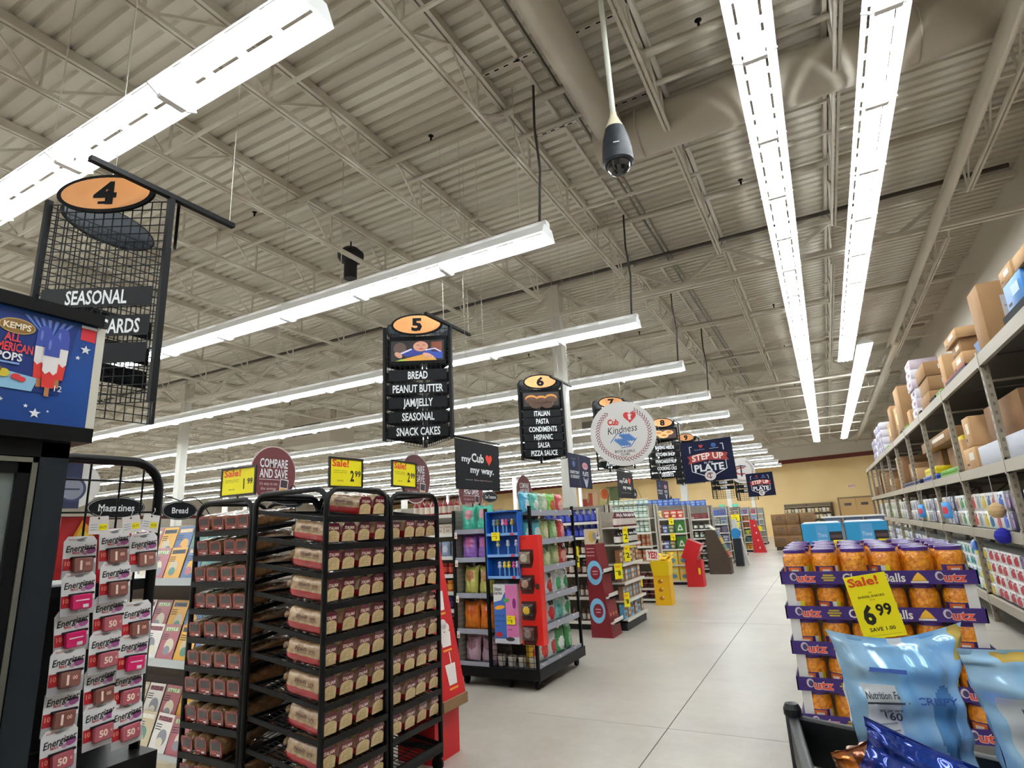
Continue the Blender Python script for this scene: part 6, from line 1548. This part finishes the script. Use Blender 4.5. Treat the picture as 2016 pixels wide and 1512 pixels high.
# cartons on the middle level
z = 2.021; x0 = XF+.02; g2 = 'cartons on the middle rack level'
carton('large white carton on the middle rack level, nearest the camera', (x0, 7.35, z), (x0+.8, 9.34, z+.25), P('#C6C8D2', .6), None, group=g2); carton('brown carton end beside the white carton on the middle level', (x0-.02, 9.4, z), (x0+.45, 10.1, z+.28), cbl, '#D8CCB8', 'x', g2)
carton('dark brown carton stacked on the white carton', (x0+.1, 7.6, z+.256), (x0+.9, 9.1, z+.7), cbd, None, group=g2); carton('pale upright carton leaning by the third post on the middle level', (x0-.01, 9.45, z+.29), (x0+.4, 9.85, z+.68), cbl, '#E8DCC8', 'x', g2)
carton('small pale carton between posts on the middle level', (x0, 10.2, z), (x0+.3, 10.38, z+.45), cbl, None, group=g2); carton('yellow carton with black mark on the middle level', (x0+.1, 10.6, z+.12), (x0+.5, 11.0, z+.55), P('#D8C010', .5), '#2A2A1A', 'y', g2)
carton('brown carton behind the yellow one on the middle level', (x0+.2, 11.2, z), (x0+.8, 12.6, z+.5), cb, '#D8D0C4', 'y', g2); carton('long flat brown carton lying across two stacks', (x0+.05, 11.0, z+.56), (x0+.6, 14.2, z+.74), cb, '#E8E0D4', 'x', g2); carton('tall brown carton under the far end of the long one', (x0+.2, 13.2, z), (x0+.8, 14.2, z+.55), cbd, None, group=g2)
for k, y in enumerate((15.2, 16.0, 17.4, 18.6, 20.0, 21.4, 23.2, 25.2, 27.2)):
    carton('%s farther carton along the middle rack level' % nth(k+1), (x0+.05*(k % 2), y, z), (x0+.7, y+.62+.1*(k % 3), z+.35+.17*(k % 4)), [cbl, cb, cbd][k % 3], '#D8CCB8' if k % 2 else None, 'x', g2)
gr = mat('green_plastic_tray', '#5AA02A', .35, bump=(50, .6)); 
def crate(label, lo, hi, m, grp):
    t = thing('plastic_tray', label, 'tray', T(*lo), grp); w, d, h = [hi[i]-lo[i] for i in range(3)]
    o = MB(); o.box((0, 0, 0), (w, d, h*.35), m); n = max(3, round(d/.12))
    for i in range(n): o.rbox((0.0, d*i/n+.008, h*.35), (w, d*(i+1)/n-.008, h), m, .02, n=2)
    o.build('tray', t)
crate('green bottle packs by the fourth post on the middle level', (x0-.02, 10.5, z), (x0+.08, 12.3, z+.11), gr, 'green packs on the rack'); crate('yellow packs on the middle level behind the green ones', (x0, 12.75, z+.11), (x0+.25, 14.1, z+.24), P('#E0CC20', .35), 'yellow packs on the rack'); crate('dark blue packs lying under the yellow packs', (x0-.02, 12.7, z), (x0+.3, 14.3, z+.105), P('#23489A', .35), 'blue packs on the rack'); crate('navy packs farther along the middle level', (x0-.03, 14.8, z), (x0+.04, 17.6, z+.1), P('#24305A', .4), 'navy packs on the rack')
# cartons on top
z = 3.213; g3 = 'cartons on top of the rack'
carton('blue and green printed carton on top, nearest the camera', (x0, 6.3, z+.1), (x0+.35, 6.84, z+.37), P('#2A7AC0', .4), '#B8D0EC', 'xy', g3); carton('pale carton on top of the blue printed carton', (x0, 6.48, z+.375), (x0+.3, 6.86, z+.52), cbl, '#EDE6DC', 'x', g3); carton('second pale carton on top of the blue printed carton', (x0, 5.95, z+.375), (x0+.3, 6.4, z+.5), cbl, None, group=g3)
o = MB(); o.box((x0-.03, 5.2, z), (x0+.9, 6.95, z+.098), MATTE); tag(o.build('plastic_pallet'), 'black plastic pallet under the blue printed carton', 'pallet')
carton('tall brown carton with a big white label on top of the rack', (x0+.02, 7.75, z), (x0+.55, 8.2, z+.74), cb, '#B8B8C0', 'y', g3); carton('dark brown carton beside the tall labelled one', (x0+.6, 7.3, z), (x0+1.0, 8.1, z+.5), cbd, None, group=g3)
t = thing('storage_bin', 'blue storage bin on top of the rack near the tall carton', 'bin', T(x0+.25, 8.55, z+.12)); o = MB(); o.add([(-.14, -.12, 0), (.14, -.12, 0), (.14, .12, 0), (-.14, .12, 0), (-.17, -.15, .14), (.17, -.15, .14), (.17, .15, .14), (-.17, .15, .14)], [(0,3,2,1), (0,1,5,4), (1,2,6,5), (2,3,7,6), (3,0,4,7), (4,5,6,7)], P('#2A6AB0', .35)); o.build('body', t); o = MB(); o.box((-.14, -.12, -.12), (.14, .12, 0), MATTE); o.build('stand', t)
o = MB(); o.box((x0-.04, 8.75, z), (x0+.7, 10.1, z+.06), P('#221C30', .6)); o.box((x0-.042, 8.75, z+.06), (x0-.03, 10.1, z+.075), P('#B8303A')); tag(o.build('pallet_tray'), 'dark pallet tray with a red edge on top of the rack', 'pallet')
carton('lowest of three flat cartons on the dark pallet tray', (x0, 8.95, z+.076), (x0+.45, 9.62, z+.26), cbl, '#E8D8D4', 'x', g3); carton('middle of three flat cartons on the dark pallet tray', (x0+.02, 9.0, z+.265), (x0+.5, 9.56, z+.44), cb, '#E0CFB4', 'x', g3); carton('topmost of three flat cartons on the dark pallet tray', (x0-.02, 8.94, z+.445), (x0+.45, 9.7, z+.58), cbl, '#E8E2D8', 'x', g3); carton('slim pale carton upright behind the three flat cartons', (x0-.01, 10.12, z), (x0+.3, 10.4, z+.5), cbl, None, group=g3)
for r in range(3): carton('%s of three stacked cartons with white labels on top of the rack' % ['lowest', 'middle', 'topmost'][r], (x0+.02*(r % 2), 11.75, z+.012+.25*r), (x0+.6, 12.72, z+.255+.25*r), cb, '#DCE0E2', 'y', g3)
for r in range(6): carton('%s white wrapped case up in the tall white stack' % nth(r+1), (x0+.015*(r % 3), 13.3, z+.012+.19*r), (x0+.5, 13.95, z+.198+.19*r), P(['#D8D4DC', '#C8B8C4'][r % 2], .4), '#8A5A6A', 'x', 'white cases on top of the rack', False)
carton('dark carton behind the tall white stack', (x0+.52, 13.0, z), (x0+.95, 13.9, z+1.1), P('#4A4034', .7), None, group=g3)
for k, (y, d, h) in enumerate(((15.5, .85, 1.05), (16.6, .6, .75), (17.5, .7, .9), (18.6, .7, .62))): carton('%s tall brown carton beyond the white stack on top' % nth(k+1), (x0+.03*(k % 2), y, z), (x0+.6, y+d, z+h), [cb, cbl][k % 2], '#E0C88A' if k % 2 else None, 'x', g3)
carton('small pale carton in front of the tall brown cartons', (x0, 14.3, z), (x0+.2, 14.75, z+.32), cbl, None, group=g3)
tp = pack('#DCD8E4', '#6A5AA0', .5, .22, .4, '#5A4A90')
stack(tp, 20.6, 4, z, .222, 4, .55, 'lilac roll pack', 'far top of the wall rack', 'lilac packs on top'); stack(tp, 23.3, 3, z, .222, 3, .55, 'lilac roll pack', 'farthest top of the wall rack', 'lilac packs on top')
for k, (y, d) in enumerate(((10.55, .5), (13.05, .24), (14.8, .65), (19.5, .9))): crate('%s run of small green packs along the top beam' % nth(k+1), (x0-.03, y, z), (x0+.0+.06, y+d, z+.075), gr, 'green packs on the top beam')
for k, (y, d) in enumerate(((11.1, .55), (12.75, .25), (15.6, .6))): o = MB(); o.box((x0-.035, y, z), (x0-.004, y+d, z+.07), MATTE); tag(o.build('tray_edge'), '%s black tray front along the top beam' % nth(k+1), 'tray', 'black trays on the top beam')
# ================================================================ shopping cart with bags, bottom right
cm = mat('black_cart_plastic', '#0E0F11', .45, bump=(300, .08))
CA = Vector((-.165, 1.80, 0)); cu = Vector((.93, -.37, 0)); cv = Vector((.13, -.99, 0))
def cp(a, b, z=0): p = CA+cu*a+cv*b; return (p.x, p.y, z)
t = thing('shopping_cart', 'black plastic shopping cart loaded with chip bags', 'cart')
W_, L_ = .58, .72
CORN = ((0, 0), (W_, 0), (0, L_), (W_, L_))
for a, b in CORN:
    x, y, _ = cp(a, b); o = MB(); o.rbox((x-.019, y-.019, .28), (x+.019, y+.019, 1.10), cm, .015, n=3); o.lathe([(.022, 1.085), (.022, 1.10), (.016, 1.112), (.0, 1.115)], cm, 12, T(x, y, 0)); o.build('corner_post', t)
def side(a, b):
    o = MB(); a = Vector(a); b = Vector(b); d = (b-a).normalized()
    F = face(a, d); L = (b-a).length; o.M = F
    o.rbox((0, .975, -.012), (L, 1.085, .012), cm, .01, n=2, axis='z')
    o.rbox((0, .58, -.01), (L, .62, .01), cm, .008, n=2); o.rbox((0, .78, -.008), (L, .80, .008), cm, .006, n=2)
    n = round(L/.07)
    for i in range(1, n): o.box((L*i/n-.007, .6, -.006), (L*i/n+.007, .98, .006), cm)
    o.build('side_panel', t)
side(cp(0, 0), cp(W_, 0)); side(cp(W_, 0), cp(W_, L_)); side(cp(W_, L_), cp(0, L_)); side(cp(0, L_), cp(0, 0))
q = [cp(0, 0, .56), cp(W_, 0, .56), cp(W_, L_, .56), cp(0, L_, .56)]
o = MB(); o.add(q+[(a, b, .585) for a, b, c in q], [(0,1,2,3), (7,6,5,4), (0,4,5,1), (1,5,6,2), (2,6,7,3), (3,7,4,0)], cm); o.build('basket_floor', t)
o = MB(); o.tube([cp(.03, L_-.02, .3), cp(.03, .02, .24), cp(W_-.03, .02, .24), cp(W_-.03, L_-.02, .3)], .016, cm, 8); o.build('base_frame', t)
o = MB(); o.tube([cp(.0, L_+.01, 1.03), cp(0, L_+.12, 1.05), cp(.03, L_+.14, 1.05), cp(W_-.03, L_+.14, 1.05), cp(W_, L_+.12, 1.05), cp(W_, L_+.01, 1.03)], .015, cm, 10); o.build('handle', t)
for a, b in ((.04, .04), (W_-.04, .04), (.04, L_-.04), (W_-.04, L_-.04)):
    x, y, _ = cp(a, b); o = MB(); o.lathe([(.05, -.014), (.056, -.008), (.056, .008), (.05, .014)], P('#3A3A3C', .5), 16, T(x, y, .058) @ RY(PI/2)); o.box((x-.02, y-.012, .06), (x-.016, y+.012, .3), cm); o.box((x+.016, y-.012, .06), (x+.02, y+.012, .3), cm); o.box((x-.02, y-.012, .12), (x+.02, y+.012, .3), cm); o.build('wheel', t)
lb1 = mat('foil_sky', '#84BCEB', .18, metal=.15, coat=.7, noise=(5, '#B4D8F4'), bump=(9, .35)); lb2 = mat('foil_pale', '#D6DDE4', .2, metal=.1, coat=.6, bump=(9, .3)); lbg = mat('foil_gold', '#D8B860', .2, metal=.4, coat=.5)
nv1 = mat('foil_navy', '#1B3FA8', .14, metal=.5, coat=.8, noise=(4, '#0F2A86'), bump=(7, .15)); brf = mat('foil_brown', '#4A2018', .2, metal=.5, coat=.6, noise=(5, '#C8742A'), bump=(12, .5)); dk2 = mat('foil_deep_blue', '#5C98CC', .2, metal=.3, coat=.6)
def big_bag(label, M, w, h, d, base, extra, seed, prints=None, patch=None, pc=(.5, .4, .2, .2), flare=.24, sag=.07):
    t = thing('chip_bag', label, 'bag', M, 'big chip bags in the cart')
    pb = pouch_mb(w, h, d, base, patch, pc, extra, seed, 56, 60, .045, 0.0, flare, sag, 2.2); pb.build('pouch', t)
    if prints:
        o = MB(); prints(o, pb.front); o.build('printing', t)
    return t
CF = Vector((-.45, .86, 0)).normalized(); CR = Vector((.886, .464, 0))
def bagM(x, y, z, yaw=0.0, lean=0.0, roll=0.0):
    return T(x, y, z) @ RZ(math.atan2(CR.y, CR.x)+yaw) @ RX(lean) @ RY(roll)
def on_bag(o, fr, u, v, txt, hh, m, wf):
    # lettering lying on the bag's surface at (u,v)
    p = Vector(fr(u, v)); a = Vector(fr(u+.02, v))-Vector(fr(u-.02, v)); b = Vector(fr(u, v+.02))-Vector(fr(u, v-.02)); n = a.cross(b).normalized()
    if n.y > 0: n = -n
    o.M = face(p+n*.005, a, b)
    if txt: o.text(txt, 0, 0, hh, m, 0, wfit=wf, bold=.02)
    else: o.rect(0, 0, wf, hh, m)
def prints1(o, fr):
    ink = P('#3E4654', .4); blu = P('#3458A8', .4)
    on_bag(o, fr, .22, .66, 'Nutrition Facts', .013, ink, .075); on_bag(o, fr, .22, .625, '', .004, ink, .075); on_bag(o, fr, .22, .59, 'Amount per serving', .007, ink, .065); on_bag(o, fr, .26, .555, '160', .016, ink, .03)
    for k in range(5): on_bag(o, fr, .22, .51-.035*k, '', .0025, P('#7A8490', .4), .07)
    on_bag(o, fr, .64, .62, 'CRISPY', .013, blu, .07); on_bag(o, fr, .28, .80, '', .008, blu, .07)
b1 = big_bag('sky blue chip bag standing upright in the cart, left of two', bagM(.079, 1.54, .997, 0, .0, .0), .293, .354, .12, lb1, [(.07, .31, .28, .72, lb2), (.9, 1.0, .82, 1.0, lbg), (.45, .56, .95, 1.0, lb2)], 5, prints1, dk2, (.72, .5, .12, .2))
def prints2(o, fr):
    ink = P('#3E4654', .4)
    on_bag(o, fr, .27, .68, 'Nutrition Facts', .015, ink, .1); on_bag(o, fr, .27, .64, '', .004, ink, .11); on_bag(o, fr, .37, .59, '160', .018, ink, .035); on_bag(o, fr, .23, .595, 'Calories', .012, ink, .05)
    for k in range(6): on_bag(o, fr, .28, .53-.04*k, '', .0025, P('#7A8490', .4), .12)
b2 = big_bag('sky blue chip bag at the right edge of the cart, facts panel showing', bagM(.31, 1.496, 1.01, .05, .0, -.03), .317, .339, .115, lb1, [(.08, .5, .15, .74, lb2), (.2, .46, .93, .985, lbg)], 8, prints2)
b3 = big_bag('royal blue chip bag slumped in front of the left sky blue bag', bagM(.028, 1.385, .985, -.25, -.12, .42), .225, .20, .10, nv1, [(.5, .66, .38, .48, lb2)], 12, flare=.12, sag=.05)
b4 = big_bag('brown and orange foil bag tucked left of the royal blue bag', bagM(-.018, 1.43, .992, .3, .05, -.12), .12, .17, .07, brf, [(.1, .3, .5, .95, mat('foil_orange', '#D87A20', .2, metal=.5, coat=.6))], 15)
b5 = big_bag('second royal blue chip bag lying low in the cart', bagM(.2, 1.34, .93, .2, -.4, -.1), .30, .20, .11, nv1, [(.3, .5, .4, .6, lb2)], 18)
for k, (a, bq, c, nm, z, lh, yy) in enumerate((('#E8ECF2', '#2A62C8', '#2A52B0', 'blue pack', 1.252, .227, 5.75), ('#EEE8E8', '#C02A34', '#A82A34', 'red pack', 1.252, .227, 6.95), ('#4A3A7A', '#8A6AB0', '#C8B8DC', 'purple pack', .357, .157, 5.8))):
    stack(pack(a, bq, .27 if k < 2 else .3, .225 if k < 2 else .155, .34, c), yy, 3 if k < 2 else 5, z, lh, 2 if k < 2 else 4, .31 if k < 2 else .33, nm, 'bay nearest the camera', 'near bay packs')
